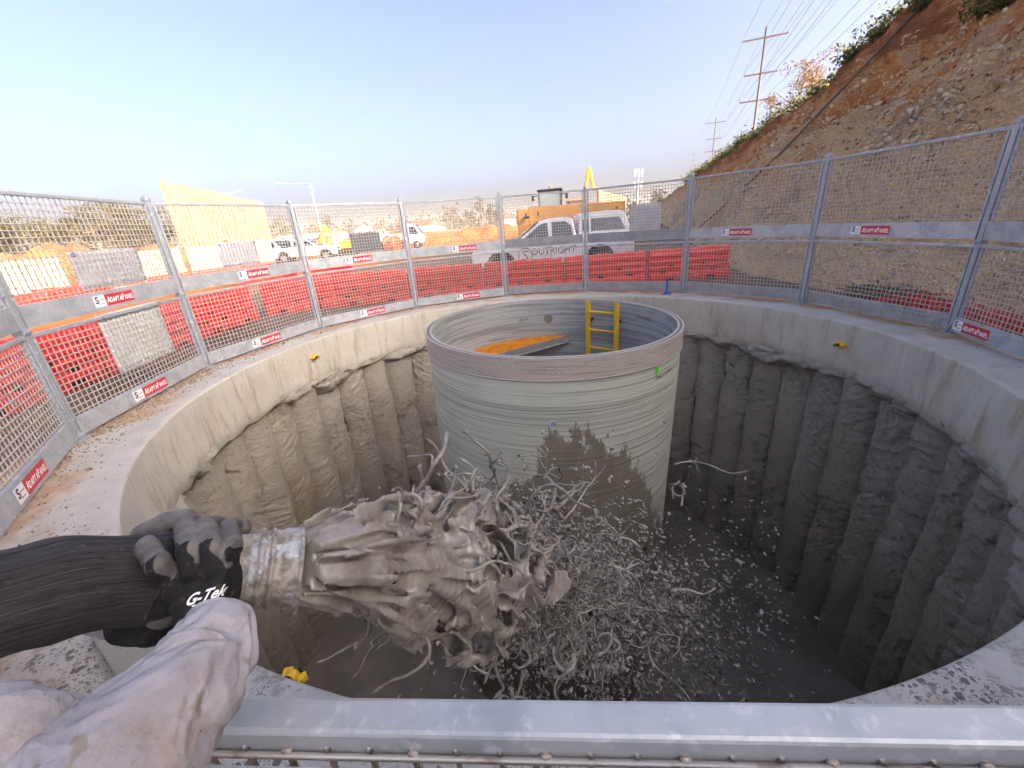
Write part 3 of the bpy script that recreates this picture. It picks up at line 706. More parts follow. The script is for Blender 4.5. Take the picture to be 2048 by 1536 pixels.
sign_board(1, (190, 628), (313, 603), (353, 703), (243, 750), BD_WHITE, 'large white board tied low on the fence in front of red barriers')
sign_board(2, (432, 486), (507, 480), (520, 527), (447, 536), BD_GREY, 'small grey board tied to the fence in front of the cream wall')
sign_board(3, (699, 466), (758, 462), (764, 500), (705, 507), BD_DARK, 'dark grey ribbed board tied to the fence beside the small excavator', True)
sign_board(6, (1259, 410), (1321, 405), (1322, 462), (1259, 466), BD_WHITE, 'white board tied to the fence behind the parked utility truck')

# ------------------------------------------------------------------ red plastic barriers
def barrier():
    p = empty('barrier', (0, 0, 0))
    red = mat('red_polyethylene', S(236, 58, 44), .42, 0, [(2.5, S(224, 48, 40), .4, .62), (14., S(240, 96, 84), .6, .75), (1.2, S(214, 116, 100), .62, .8)], [(30., .002)])
    prof = [(.0, .19), (.015, .215), (.12, .225), (.20, .215), (.235, .14), (.27, .13), (.335, .185), (.375, .19), (.40, .135), (.425, .125), (.49, .18), (.53, .18), (.555, .13), (.585, .125), (.645, .165), (.70, .16), (.735, .13), (.775, .12), (.80, .10)]
    xs = [-1.0, -.985, -.9, -.88, -.30, -.28, -.24, -.22, .22, .24, .28, .30, .88, .9, .985, 1.0]; ws = [.80, .95, 1, 1, 1, 1, .93, .93, .93, .93, 1, 1, 1, 1, .95, .80]
    ring = [(w, z) for z, w in prof]+[(-w, z) for z, w in prof[::-1]]; n = len(ring)
    V = [(x, w*k, z if z < .75 else z+(.018 if i % 4 in (0, 1) else 0)) for i, (x, k) in enumerate(zip(xs, ws)) for w, z in ring]
    fc = [tuple(f) for f in grid_faces(len(xs), n, False, True)]+[tuple(range(n))[::-1], tuple(range((len(xs)-1)*n, len(xs)*n))]
    me = mkmesh('body', V, fc, False); o = mkobj('body', me, red, p); b = o.modifiers.new('b', 'BEVEL'); b.width = .012; b.segments = 2; b.limit_method = 'ANGLE'; b.angle_limit = rad(28)
    blk = mat('slot_shade', S(52, 26, 24), .8) ; grey = mat('grey_pad', S(150, 140, 136), .7, 0, [(20., S(110, 100, 98), .5, .7)])  # dark blocks on the face paint the shade inside slots and pockets
    for sy in (-1, 1):
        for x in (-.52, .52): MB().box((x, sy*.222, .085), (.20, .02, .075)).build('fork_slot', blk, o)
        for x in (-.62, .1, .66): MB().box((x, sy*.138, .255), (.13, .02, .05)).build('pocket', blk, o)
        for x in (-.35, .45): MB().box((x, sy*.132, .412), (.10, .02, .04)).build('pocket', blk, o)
        MB().tube([(.30, sy*.21, .15), (.30, sy*.23, .15)], .045, 12).build('drain_plug', grey, o)
        MB().box((-.16, sy*.2225, .13), (.14, .006, .03)).build('print', mat('pale_print', S(236, 150, 140), .6) if sy < 0 else bpy.data.materials['pale_print'], o)
    for x in (-.6, 0, .6): MB().box((x, 0, .815), (.26, .13, .025), taper=.85).build('top_lug', red, o, bevel=.006)
    for x, zz in ((-1.02, (.16, .46, .66)), (1.02, (.26, .36, .56))):
        for z in zz: MB().tube([(x, 0, z-.045), (x, 0, z+.045)], .045, 12).build('hinge_knuckle', red, o)
    return p
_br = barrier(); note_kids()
BL_BACK = 'red plastic water barrier in the row between fence and white utility truck'
BL_LEFT = 'red plastic water barrier in the row beside the low white board'
BL_LOOSE = 'loose red plastic barrier standing apart on the sunlit clay'
jx = [1452, 1287, 1127, 970, 819, 667, 520]; jy = [11.05, 10.95, 10.95, 11.05, 11.1, 10.95, 10.45]
J = [np.array(aty(x, 560, y)[:2]) for x, y in zip(jx, jy)]
J = [np.array([aty(x, 575, y)[0], y]) for x, y in zip(jx, jy)]
JL = [np.array([-6.22, 10.1]), np.array([-6.28, 8.05]), np.array([-6.26, 6.0]), np.array([-6.24, 3.95]), np.array([-6.35, 1.9])]
first = True; rng = np.random.RandomState(2)
def put_barrier(a, b, lab, grp, tip=0.):
    global first
    o = _br if first else copy_tree(_br); first = False
    m_ = (a+b)/2; d = b-a; o.location = (*m_, -.03+.0); o.rotation_euler = (tip, 0, math.atan2(d[1], d[0])); s = np.linalg.norm(d)/2.06; o.scale = (min(s, 1.05), 1, 1)
    tag(o, lab, 'barrier', grp); return o
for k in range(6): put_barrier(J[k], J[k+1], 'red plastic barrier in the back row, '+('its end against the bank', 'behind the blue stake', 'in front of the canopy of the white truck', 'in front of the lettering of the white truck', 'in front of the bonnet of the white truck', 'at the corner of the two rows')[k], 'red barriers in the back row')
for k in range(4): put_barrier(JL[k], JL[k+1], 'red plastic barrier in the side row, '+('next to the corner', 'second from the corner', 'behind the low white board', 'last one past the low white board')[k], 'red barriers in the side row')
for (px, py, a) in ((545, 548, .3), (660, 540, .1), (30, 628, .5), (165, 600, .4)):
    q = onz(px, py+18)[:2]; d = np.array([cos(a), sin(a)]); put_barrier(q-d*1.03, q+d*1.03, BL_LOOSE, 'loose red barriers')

# ------------------------------------------------------------------ vehicles and plant
PAINT = Nd('white_paint'); PAINT = (PAINT.p.inputs['Coat Weight'].__setattr__('default_value', .5), PAINT.fin(PAINT.mix(PAINT.rmp(PAINT.noise(PAINT.obj(), 3., 5), .4, .7), S(206, 208, 212), S(186, 186, 188)), .35))[1]
GLASS = mat('tinted_glass', S(38, 44, 52), .08, 0, spec=.8); TYRE = mat('tyre_rubber', S(36, 35, 35), .85, 0, [(8., S(70, 62, 54), .55, .75)]); RIM = mat('alloy', S(150, 152, 156), .35, .8); BLACK = mat('black_plastic', S(32, 32, 34), .6)
SEAM = mat('panel_gap', S(40, 42, 46), .7); LAMPR = mat('red_lens', S(170, 26, 24), .25); LAMPW = mat('clear_lens', S(210, 214, 220), .15)
YEL = mat('plant_yellow', S(232, 168, 30), .45, 0, [(2., S(206, 142, 28), .45, .65), (9., S(150, 110, 60), .62, .75)]); OCH = mat('ochre_steel', S(206, 146, 58), .6, 0, [(.7, S(186, 128, 56), .42, .62), (3., S(170, 140, 110), .58, .72), (14., S(120, 92, 62), .64, .76)], [(12., .01)])
ORA = mat('plant_orange', S(214, 120, 44), .45, 0, [(3., S(180, 92, 36), .5, .7)]); DSTEEL = mat('dark_steel', S(74, 72, 72), .55, .4, [(6., S(104, 92, 80), .5, .7)])
def wheel(parent, x, y, r=.38, w=.25):
    o = MB().lathe([(r*.62, -w/2), (r*.9, -w/2), (r, -w*.36), (r, w*.36), (r*.9, w/2), (r*.62, w/2)], 28, rotx(pi/2)).build('wheel', TYRE, parent, True, loc=(x, y, r))
    MB().lathe([(.001, -w*.44), (r*.2, -w*.44), (r*.3, -w*.36), (r*.55, -w*.4), (r*.63, -w*.46), (r*.63, w*.46), (.001, w*.4)], 24, rotx(pi/2)).build('rim', RIM, o, True)
    return o
def shell_prism(poly, hw, nm, mm, p, bevel=.03, topx=None):
    """side outline (x,z) pushed to both sides; hw(z) gives the half width"""
    P = np.asarray(poly, float); n = len(P); V = np.concatenate([np.stack([P[:, 0], s*np.array([hw(z) for z in P[:, 1]]), P[:, 1]], 1) for s in (-1, 1)])
    fc = [tuple(range(n)), tuple(range(n, 2*n))[::-1]]+[(i, i+n, (i+1) % n+n, (i+1) % n) for i in range(n)]
    me = mkmesh(nm, V, fc); o = mkobj(nm, me, mm, p)
    if bevel: b = o.modifiers.new('b', 'BEVEL'); b.width = bevel; b.segments = 3; b.limit_method = 'ANGLE'; b.angle_limit = rad(25)
    return o
def side_plate(poly, hw, nm, mm, p, out=.004, both=True):
    for s in ((-1, 1) if both else (-1,)):
        P = np.asarray(poly, float); V = [(x, s*(hw(z)+out), z) for x, z in P]+[(x, s*(hw(z)-.02), z) for x, z in P]; n = len(P)
        fc = [tuple(range(n)), tuple(range(n, 2*n))[::-1]]+[(i, i+n, (i+1) % n+n, (i+1) % n) for i in range(n)]
        mkobj(nm, mkmesh(nm, V, fc), mm, p)
def make_ute(canopy=True, text=True):
    p = empty('utility_truck', (0, 0, 0))
    hwb = lambda z: .93-.06*max(0, .55-z)-.05*max(0, z-.9)
    hwc = lambda z: .90-.30*max(0, z-1.06)
    arch = lambda cx, r=.47: [(cx+r*cos(t), max(.36, .36+r*sin(t)*1.0)) for t in np.linspace(0, pi, 9)]
    low = [(2.62, .52), (2.60, .42)]+[(1.5+.47*cos(t), .40+.47*sin(t)) for t in np.linspace(0, pi, 9)]+[(-1.72+.47*cos(t), .40+.47*sin(t)) for t in np.linspace(0, pi, 9)]+[(-2.5, .38), (-2.66, .50), (-2.68, .80), (-2.60, .98), (-2.2, 1.08), (-1.15, 1.14), (2.62, 1.14)]
    shell_prism(low, hwb, 'body', PAINT, p, .035)
    cab = [(-1.22, 1.10), (-.42, 1.70), (-.10, 1.775), (.45, 1.78), (.66, 1.74), (.80, 1.10)]
    c = shell_prism(cab, hwc, 'cabin', PAINT, p, .05)
    side_plate([(-1.0, 1.17), (-.42, 1.60), (-.16, 1.66), (-.14, 1.17)], hwc, 'window', GLASS, c); side_plate([(-.02, 1.17), (-.02, 1.665), (.42, 1.665), (.62, 1.50), (.66, 1.17)], hwc, 'window', GLASS, c)
    MB().prism([(-1.235, 1.14), (-1.19, 1.13), (-.43, 1.70), (-.47, 1.715)], -.70, .70).build('windscreen', GLASS, c)
    if canopy:
        k = shell_prism([(.82, 1.12), (.86, 1.80), (1.05, 1.86), (2.2, 1.87), (2.34, 1.82), (2.60, 1.12)], hwc, 'canopy', PAINT, p, .05)
        side_plate([(.98, 1.32), (.98, 1.66), (1.18, 1.66), (1.18, 1.32)], hwc, 'window', GLASS, k); side_plate([(1.24, 1.30), (1.24, 1.68), (2.16, 1.68), (2.34, 1.30)], hwc, 'window', GLASS, k)
        MB().box((1.9, 0, 1.895), (.22, .14, .05)).build('roof_vent', PAINT, k, bevel=.015)
    else:
        MB().box((1.7, 0, 1.0), (1.75, 1.5, .3)).build('tray_well', BLACK, p)
    for x in (-1.72, 1.5):
        for s in (-1, 1):
            wheel(p, x, s*.78)
            MB().lathe([(.46, -.02), (.50, -.02), (.50, .02), (.46, .02)], 14, rotx(pi/2), (x, s*(.912), .40), (0.05, pi-.05)).build('arch_trim', BLACK, p)
    for x, z0, z1 in ((-1.12, .45, 1.14), (-.08, .42, 1.14), (.72, .80, 1.14)):
        for s in (-1, 1): MB().box((x, s*(hwb(.8)-.001), (z0+z1)/2), (.014, .012, z1-z0)).build('door_gap', SEAM, p)
    for x in (-.28, .56):
        for s in (-1, 1): MB().box((x, s*.935, 1.02), (.16, .03, .03)).build('door_handle', PAINT, p, bevel=.008)
    for s in (-1, 1):
        MB().box((-.98, s*1.0, 1.22), (.1, .18, .15)).build('mirror', PAINT, p, bevel=.03); MB().box((-2.52, s*.72, .88), (.16, .36, .16)).build('headlight', LAMPW, p, bevel=.03); MB().box((2.60, s*.82, .92), (.06, .16, .3)).build('tail_light', LAMPR, p)
    MB().box((-2.66, 0, .56), (.12, 1.7, .26)).build('bumper', BLACK, p, bevel=.03); MB().box((2.68, 0, .5), (.12, 1.6, .14)).build('rear_bumper', BLACK, p, bevel=.02); MB().box((-2.66, 0, .84), (.04, 1.0, .2)).build('grille', BLACK, p)
    if text:
        ink = mat('grey_lettering', S(52, 56, 64), .5); y = -.937
        def put(txt, x, z, sz, sh=0., sp=1., nm='lettering'):
            me = text_mesh(txt, sz, sh, 0, 0, sp); co = np.array([v.co[:] for v in me.vertices]); me.vertices.foreach_set('co', np.stack([co[:, 0], 0*co[:, 0], co[:, 1]], 1).ravel()); me.update(); mkobj(nm, me, ink, p, (x, y, z))
        put('OUTRIGHT', .0, .80, .30, 0, .95); put('4X4', 2.12, 1.075, .13, .3)
        lg = MB().lathe([(.235, -.003), (.235, .003), (.215, .003), (.215, -.003), (.235, -.003)], 36, rotx(pi/2), (-.92, y, .72)).build('emblem_ring', ink, p)
        put('S', -.92, .70, .42, 0, 1., 'emblem_letter')
    return p
Y0 = 14.4; xa, xb = aty(942, 470, Y0)[0], aty(1262, 470, Y0)[0]
ute = make_ute(); ute.location = ((xa+xb)/2, Y0+.3, -.03); ute.rotation_euler = (0, 0, rad(-1.5)); s_ = (xb-xa)/5.36; ute.scale = (s_, 1, 1)
tag(ute, 'white dual-cab utility truck with canopy and grey lettering on its doors', 'utility truck')
u2 = make_ute(False, False); q = onz(600, 526)[:2]; k_ = 38/np.linalg.norm(q); q = aty(612, 505, 36)[:2]; u2.location = (*q, -.03); u2.rotation_euler = (0, 0, pi+.15); tag(u2, 'plain white utility truck parked in the sun beside the small excavator', 'utility truck')
u3 = make_ute(True, False); q = aty(562, 507, 37.5)[:2]; u3.location = (*q, -.03); u3.rotation_euler = (0, 0, pi-.5); tag(u3, 'white utility truck with canopy at the end of the cream wall', 'utility truck')
def trench_shield():
    Y = 24.; a = aty(1058, 430, Y); b = aty(1248, 420, Y+1.4); zt = aty(1062, 414, Y)[2]
    d = (b-a)[:2]; L = np.linalg.norm(d); p = empty('trench_shield', (*((a+b)/2)[:2], 0), math.atan2(d[1], d[0]), 'ochre steel trench shield caked with mud standing behind the white truck', 'trench shield')
    for y in (0, 2.2):
        w = MB().box((0, y, zt/2+.05), (L, .14, zt-.1)).build('side_plate', OCH, p, bevel=.02)
        for x in (-L/2+.5, L/2-.5): MB().box((x, y-.074, zt-.35), (.10, .012, .22)).build('lug_slot', BLACK, w)
        MB().box((L/2+.012, y, zt/2), (.02, .17, zt)).build('end_channel', DSTEEL, w)
    for x in (-L/2+.4, L/2-.4):
        for z in (.6, zt-.5): MB().tube([(x, .07, z), (x, 2.13, z)], .08, 12).build('spreader', DSTEEL, p)
trench_shield()
def cab_box(p, x, z, w, d, h, paint, roof):
    c = MB()
    o = MB().box((x, 0, z+.04), (w, d, .08)).build('cab_floor', paint, p)
    for sx in (-1, 1):
        for sy in (-1, 1): MB().box((x+sx*(w/2-.05), sy*(d/2-.05), z+h/2+.06), (.09, .09, h)).build('cab_post', BLACK, p)
    MB().box((x, 0, z+h+.1), (w+.18, d+.12, .13)).build('cab_roof', roof, p, bevel=.04)
    gl = mat('pale_cab_glass', S(178, 194, 192), .1, 0, spec=.8) if 'pale_cab_glass' not in bpy.data.materials else bpy.data.materials['pale_cab_glass']
    for sy in (-1, 1): MB().box((x, sy*(d/2-.04), z+h/2+.06), (w-.2, .02, h-.04)).build('pane', gl, p)
    for sx in (-1, 1): MB().box((x+sx*(w/2-.04), 0, z+h/2+.06), (.02, d-.2, h-.04)).build('pane', gl, p)
    MB().box((x, 0, z+.5), (.5, .5, .9)).build('seat', BLACK, p)
def wheel_loader():
    q = aty(1101, 400, 29.); p = empty('wheel_loader', (*q[:2], 0), rad(80), 'yellow wheel loader with glazed cab and beacon behind the trench shield', 'loader')
    zt = q[2]+.55
    MB().box((.9, 0, 1.15), (2.6, 1.5, 1.3)).build('rear_hood', YEL, p, bevel=.12); MB().box((-1.3, 0, .95), (1.6, 1.1, .7)).build('front_frame', YEL, p, bevel=.08)
    cab_box(p, -.1, 1.75, 1.35, 1.45, zt-1.75-.1, YEL, BLACK)
    for x in (-1.6, 1.4):
        for s in (-1, 1): wheel(p, x, s*1.0, .72, .55)
    for s in (-1, 1):
        MB().bar((-1.2, s*.45, 1.5), (-2.6, s*.45, .7), .16, .28).build('lift_arm', YEL, p); MB().bar((-.75, s*.75, zt-.3), (-.85, s*1.0, zt-.3), .04).build('mirror_arm', BLACK, p); MB().box((-.85, s*1.05, zt-.42), (.06, .18, .32)).build('mirror', BLACK, p, bevel=.02)
    MB().prism([(-2.5, .25), (-3.2, .2), (-3.0, .3), (-2.75, .9), (-2.5, 1.0)], -1.3, 1.3).build('bucket', DSTEEL, p)
    MB().lathe([(.001, 0), (.07, 0), (.06, .14), (.001, .16)], 12, None, (-.3, .0, zt+.14)).build('beacon', ORA, p, True)
wheel_loader()
def excavator(col, label):
    p = empty('excavator', (0, 0, 0), 0, label, 'excavator')
    for s in (-1, 1):
        t = MB().prism([(-1.8, .25), (-1.5, .02), (1.5, .02), (1.8, .25), (1.8, .6), (1.5, .8), (-1.5, .8), (-1.8, .6)], s*1.1-.28, s*1.1+.28).build('track', TYRE, p, bevel=.05)
        for x in np.linspace(-1.4, 1.4, 6): MB().lathe([(.001, -.3), (.2, -.3), (.2, .3), (.001, .3)], 14, rotx(pi/2), (x, s*1.1, .28)).build('track_roller', DSTEEL, t)
    MB().box((0, 0, .85), (1.6, 1.7, .3)).build('undercarriage', DSTEEL, p)
    MB().prism([(-1.3, 1.0), (1.9, 1.0), (2.1, 1.3), (2.0, 2.0), (.3, 2.1), (-1.3, 1.5)], -1.25, 1.25).build('house', col, p, bevel=.08)
    MB().box((1.85, 0, 1.5), (.5, 2.4, .9)).build('counterweight', DSTEEL, p, bevel=.1)
    cab_box(p, -.75, 1.3, 1.3, 1.0, 1.5, col, col)
    return p
def exc_arm(p, pts, w, col, bucket=True):
    (a, b, c) = [np.asarray(q, float) for q in pts]
    m_ = (a+b)/2+np.array([0, 0, .12*np.linalg.norm(b-a)])*0
    o = MB().bar(a, b, w, w*1.5, up=(0, 1, 0)).build('boom', col, p, bevel=.03); o2 = MB().bar(b, c, w*.8, w*1.2, up=(0, 1, 0)).build('stick', col, p, bevel=.03)
    MB().tube([a+[0, w*.5, .1], (a+b)/2+[0, w*.4, -.35]], w*.2, 8).build('boom_ram', DSTEEL, p); MB().tube([(a*.35+b*.65)+[0, 0, w], b*.85+c*.15+[0, 0, w*.9]], w*.17, 8).build('stick_ram', DSTEEL, p)
    if bucket: MB().prism([(-.5, 0), (.3, -.1), (.5, .3), (.3, .8), (-.1, .9)], -.5, .5, None, c-np.array([0, 0, .5])).build('bucket', DSTEEL, p)
e1 = excavator(ORA, 'large excavator with its yellow boom folded upright behind the trench shield'); Y = 34.
q = aty(1172, 425, Y); e1.location = (*q[:2], -.02); zt = aty(1178, 334, Y)[2]; zb = aty(1182, 372, Y)[2]; dx = aty(1178, 334, Y)[0]-q[0]
exc_arm(e1, ((-.4, 0, 1.9), (dx, .0, zt), (dx+.35, -.1, zb-.3)), .21, YEL, False)
e2 = excavator(YEL, 'small yellow excavator with bent arm beside the white utility truck'); Y = 40.; q = aty(690, 500, Y); e2.location = (*q[:2], 0); e2.rotation_euler = (0, 0, .1); e2.scale = (.62,)*3
exc_arm(e2, ((-.9, 0, 2.0), (-2.3, 0, 4.4), (-3.3, 0, 1.6)), .36, YEL)
def flat_truck():
    Y = 44.; q = aty(800, 480, Y); p = empty('tray_truck', (*q[:2], 0), rad(4), 'white tray truck with drop sides on the orange clay', 'truck')
    zs = .75
    MB().prism([(.9, .5), (2.35, .5), (2.45, 1.0), (2.3, 1.35), (1.75, 2.25), (.95, 2.3)], -.9, .9).build('cab', PAINT, p, bevel=.08)
    for s in (-1, 1):
        MB().prism([(1.15, 1.35), (2.1, 1.35), (1.68, 2.05), (1.15, 2.1)], s*.905-.006, s*.905+.006).build('window', GLASS, p); MB().box((-.9, s*.95, 1.2), (3.4, .05, .55)).build('drop_side', PAINT, p)
        for x in (1.7, -1.4): wheel(p, x, s*.8, .38, .24)
    MB().box((-.9, 0, .92), (3.4, 1.9, .1)).build('tray', DSTEEL, p); MB().box((.82, 0, 1.7), (.06, 1.8, .9)).build('head_board', PAINT, p); MB().box((-.5, 0, .62), (4.4, .8, .22)).build('chassis', BLACK, p)
    MB().prism([(1.82, 2.2), (2.36, 1.38), (2.40, 1.40), (1.86, 2.23)], -.75, .75).build('windscreen', GLASS, p)
flat_truck()
def cable_drum():
    q = aty(786, 497, 40.); p = empty('cable_drum', (*q[:2], 0), rad(65), 'red slatted cable drum standing by the white tray truck', 'drum'); rd = mat('red_drum_paint', S(206, 66, 36), .6)
    for y in (-.45, .45): MB().lathe([(.12, -.04), (.72, -.04), (.72, .04), (.12, .04)], 26, rotx(pi/2), (0, y, .72)).build('flange', rd, p, True)
    for k in range(14):
        a = k*2*pi/14; MB().box((.52*cos(a), 0, .72+.52*sin(a)), (.13, .8, .06), roty(-a+pi/2)).build('slat', mat('pale_slat', S(226, 180, 130), .7) if k == 0 else bpy.data.materials['pale_slat'], p)
cable_drum()

# ------------------------------------------------------------------ cream noise wall, hoarding, lamps, tower
def noise_wall(A, B, zt, nm, lab, npan, th=.35):
    d = B-A; L = np.linalg.norm(d); p = empty(nm, (*A, 0), math.atan2(d[1], d[0]), lab, 'wall')
    cr = mat('cream_precast', S(148, 130, 107), .9, 0, [(.5, S(136, 117, 94), .4, .62), (6., S(106, 89, 69), .50, .64), (2., S(158, 140, 115), .6, .75)], [(9., .03), (40., .01)]) if 'cream_precast' not in bpy.data.materials else bpy.data.materials['cream_precast']
    w = L/npan
    for i in range(npan):
        x = w*(i+.5); o = MB().box((x, 0, zt/2), (w-.04, th*.7, zt)).build('panel', cr, p, bevel=.015)
        MB().box((w*i, 0, zt/2), (.22, th, zt-.02)).build('column', cr, p, bevel=.01)
    MB().box((0, 0, zt/2), (.24, th*1.01, zt-.01)).build('end_column', cr, p)
ZT = 8.4; noise_wall(onz(323, 361, ZT)[:2], onz(524, 405, ZT)[:2], ZT, 'noise_wall', 'tall cream precast noise wall in full sun beyond the fence', 7, .5)
noise_wall(onz(1196, 380, 6.0)[:2], onz(1252, 394, 6.0)[:2], 6.0, 'noise_wall', 'pale distant noise wall showing above the trench shield', 3)
def street_lamp(top, tip, Y, lab):
    t = aty(*top, Y); e = aty(*tip, Y*1.02); p = empty('street_lamp', (t[0], t[1], 0), 0, lab, 'street lamp', 'street lamps by the road')
    v = e-t; MB().tube([(0, 0, 0), (0, 0, t[2]*.6), (0, 0, t[2])], [.14, .11, .08], 8).build('pole', MAT['galv_dull'], p); MB().tube([(0, 0, t[2]-.05), (v[0]*.5, v[1]*.5, t[2]+.1), (v[0], v[1], e[2])], .05, 6).build('arm', MAT['galv_dull'], p)
    MB().box((v[0], v[1], e[2]-.03), (.8, .28, .14)).build('lamp_head', MAT['galv_dull'], p, bevel=.04)
street_lamp((620, 367), (560, 366), 55., 'tall street lamp with single arm standing clear of the cream wall')
street_lamp((447, 388), (480, 382), 90., 'distant street lamp whose arm shows above the cream wall')
def mast():
    Y = 130.; t = aty(1277, 338, Y); p = empty('phone_mast', (t[0], Y, 0), 0, 'slim phone mast with two rings of white antennas', 'mast'); wh = mat('antenna_white', S(226, 224, 222), .5)
    MB().tube([(0, 0, 0), (0, 0, t[2])], [.3, .16], 8).build('pole', MAT['galv_dull'], p)
    for z in (t[2]-1.0, t[2]-4.2):
        for k in range(6):
            a = k*pi/3+.3; MB().box((1.1*cos(a), 1.1*sin(a), z), (.35, .25, 1.9), rotz(a)).build('antenna', wh, p); MB().bar((0, 0, z), (1.0*cos(a), 1.0*sin(a), z), .1).build('bracket', MAT['galv_dull'], p)
mast()
def hoarding():
    wh = mat('white_hoarding', S(166, 154, 134), .7, 0, [(2., S(148, 130, 108), .45, .65), (8., S(126, 98, 72), .6, .74)]); ye = mat('yellow_base', S(226, 180, 40), .6); rd = mat('red_stripe', S(206, 60, 46), .6)
    pts = [onz(-140, 664)[:2], onz(60, 622)[:2], onz(250, 590)[:2], onz(420, 561)[:2], onz(560, 541)[:2]]
    P = spline([np.array([*q, 0]) for q in pts], 200)[:, :2]; L = np.concatenate([[0], np.cumsum(np.linalg.norm(np.diff(P, axis=0), axis=1))]); n = int(L[-1]/2.3)
    first = None
    p = empty('hoarding_panel', (0, 0, 0)); MB().box((0, 0, .98), (2.16, .05, 1.5)).build('sheet', wh, p); MB().box((0, -.03, .5), (2.16, .02, .22)).build('stripe', rd, p)
    for s in (-1, 1): MB().box((s*1.06, 0, 1.0), (.06, .07, 1.7)).build('stile', MAT['galv_dull'], p); MB().box((s*.85, 0, .1), (.34, .6, .2)).build('base_block', ye, p, bevel=.02)
    note_kids()
    for k in range(n):
        a = np.array([np.interp(L[-1]*k/n, L, P[:, j]) for j in (0, 1)]); b = np.array([np.interp(L[-1]*(k+1)/n, L, P[:, j]) for j in (0, 1)]); o = p if k == 0 else copy_tree(p)
        o.location = (*((a+b)/2), -.02); o.rotation_euler = (0, 0, math.atan2(*(b-a)[::-1])); tag(o, 'white site hoarding panel with a red stripe on yellow base blocks', 'hoarding', 'hoarding panels along the sunlit edge of the site')
hoarding()
def house(px, py, Y, w, h, roofc, lab, k):
    q = aty(px, py, Y); p = empty('house', (q[0], Y, 0), rad(17*k), lab, 'house', 'far houses'); wm = mat('render_wall', S(206, 190, 176), .8); rm = mat('tile_roof', roofc, .8)
    z0 = 0; MB().box((0, 0, h*.3), (w, w*.7, h*.6)).build('wall', wm, p); MB().prism([(-w*.56, h*.6), (w*.56, h*.6), (0, h)], -w*.4, w*.4).build('roof', rm, p)
    for x in (-.25, .2): MB().box((x*w, -w*.352, h*.34), (w*.16, .06, h*.22)).build('window', GLASS, p)
for k, (px, Y) in enumerate(((585, 230), (630, 260), (668, 300), (720, 280), (752, 340), (848, 300), (880, 360), (1010, 330))):
    house(px, 465, Y, 13+k % 3*2, 6.5+k % 2, S(150, 84, 66) if k % 3 else S(112, 104, 100), 'small far house with pitched roof on the hazy horizon', k)

# ------------------------------------------------------------------ small things on and round the ring beam
def blue_stake():
    b = onz(1333, 588); p = empty('marker_stake', tuple(b), .2, 'short blue steel stake on a foot plate by the fence', 'stake'); bl = mat('blue_paint', S(40, 96, 178), .45)
    MB().box((0, 0, .008), (.17, .12, .014)).build('foot_plate', bl, p); MB().tube([(0, 0, .01), (0, 0, .18), (0, 0, .32)], [.028, .022, .016], 10).build('shaft', bl, p, True); MB().prism([(-.07, .015), (.07, .015), (0, .1)], -.005, .005).build('gusset', bl, p)
blue_stake()
CAP_Y = mat('yellow_plastic', S(240, 186, 24), .4, 0, [(40., S(200, 140, 20), .5, .7)])
def anchor_cap(P, nrm, lab, sc=1.):
    nrm = np.asarray(nrm, float); nrm /= np.linalg.norm(nrm); p = empty('anchor_cap', tuple(P), math.atan2(nrm[1], nrm[0]), lab, 'anchor cap', 'yellow caps on the ring beam'); p.scale = (sc,)*3
    MB().lathe([(.001, .05), (.026, .045), (.034, .02), (.036, 0)], 14, roty(pi/2)).build('dome', CAP_Y, p, True)
    for s in (-1, 1): MB().box((.03, s*.05, -.004), (.05, .05, .022), rotz(s*.5)).build('tab', CAP_Y, p, bevel=.004)
    MB().tube([(.045, 0, 0), (.062, 0, -.004)], .014, 10).build('hole', BLACK, p); MB().box((.05, -.03, -.018), (.03, .04, .016)).build('clip', BLACK, p)
for px, lab in (((628, 713), 'yellow plastic cap on the beam face below the fence with white board'), ((1684, 688), 'yellow plastic cap on the beam face at the foot of the bank')):
    d_ = ray(*px); o2 = CO[:2]-np.array([PX, PY]); A_ = d_[:2]@d_[:2]; B_ = o2@d_[:2]; C_ = o2@o2-R_IN**2; t = (-B_+math.sqrt(B_*B_-A_*C_))/A_; P = CO+d_*t; anchor_cap(P, (PX-P[0], PY-P[1], 0), lab, 1.25)
P = onz(588, 1352, -.03); v_ = np.array([PX, PY])-P[:2]; v_ /= np.linalg.norm(v_); P[:2] = np.array([PX, PY])-v_*(R_IN-.0); anchor_cap(P, (*v_, 0), 'yellow plastic cap at the beam edge beside the muddy sleeve', .8)
def plank():
    a = onz(205, 1300, .05); b = onz(330, 1270, .05); d = (onz(236, 1360, .05)-onz(178, 1268, .05))[:2]; L = np.linalg.norm(d); ang = math.atan2(d[1], d[0]); n_ = np.array([-d[1], d[0]])/L
    c = onz(238, 1362, .05)[:2]; e = onz(330, 1290, .05)[:2]; w_ = e-c; c0 = onz(178, 1268, .05)[:2]
    mid = (c0+c)/2+w_/2; o = MB().box((0, 0, .03), (L, np.linalg.norm(w_), .085)).build('concrete_block', mat('dusty_concrete', S(138, 133, 122), .9, 0, [(9., S(140, 134, 124), .45, .65), (50., S(110, 104, 96), .6, .72)], [(40., .004)]), None, bevel=.006)
    o.location = (*mid, .0); o.rotation_euler = (0, 0, ang); tag(o, 'flat dusty concrete block lying on the ring beam below the hose', 'block')
plank()
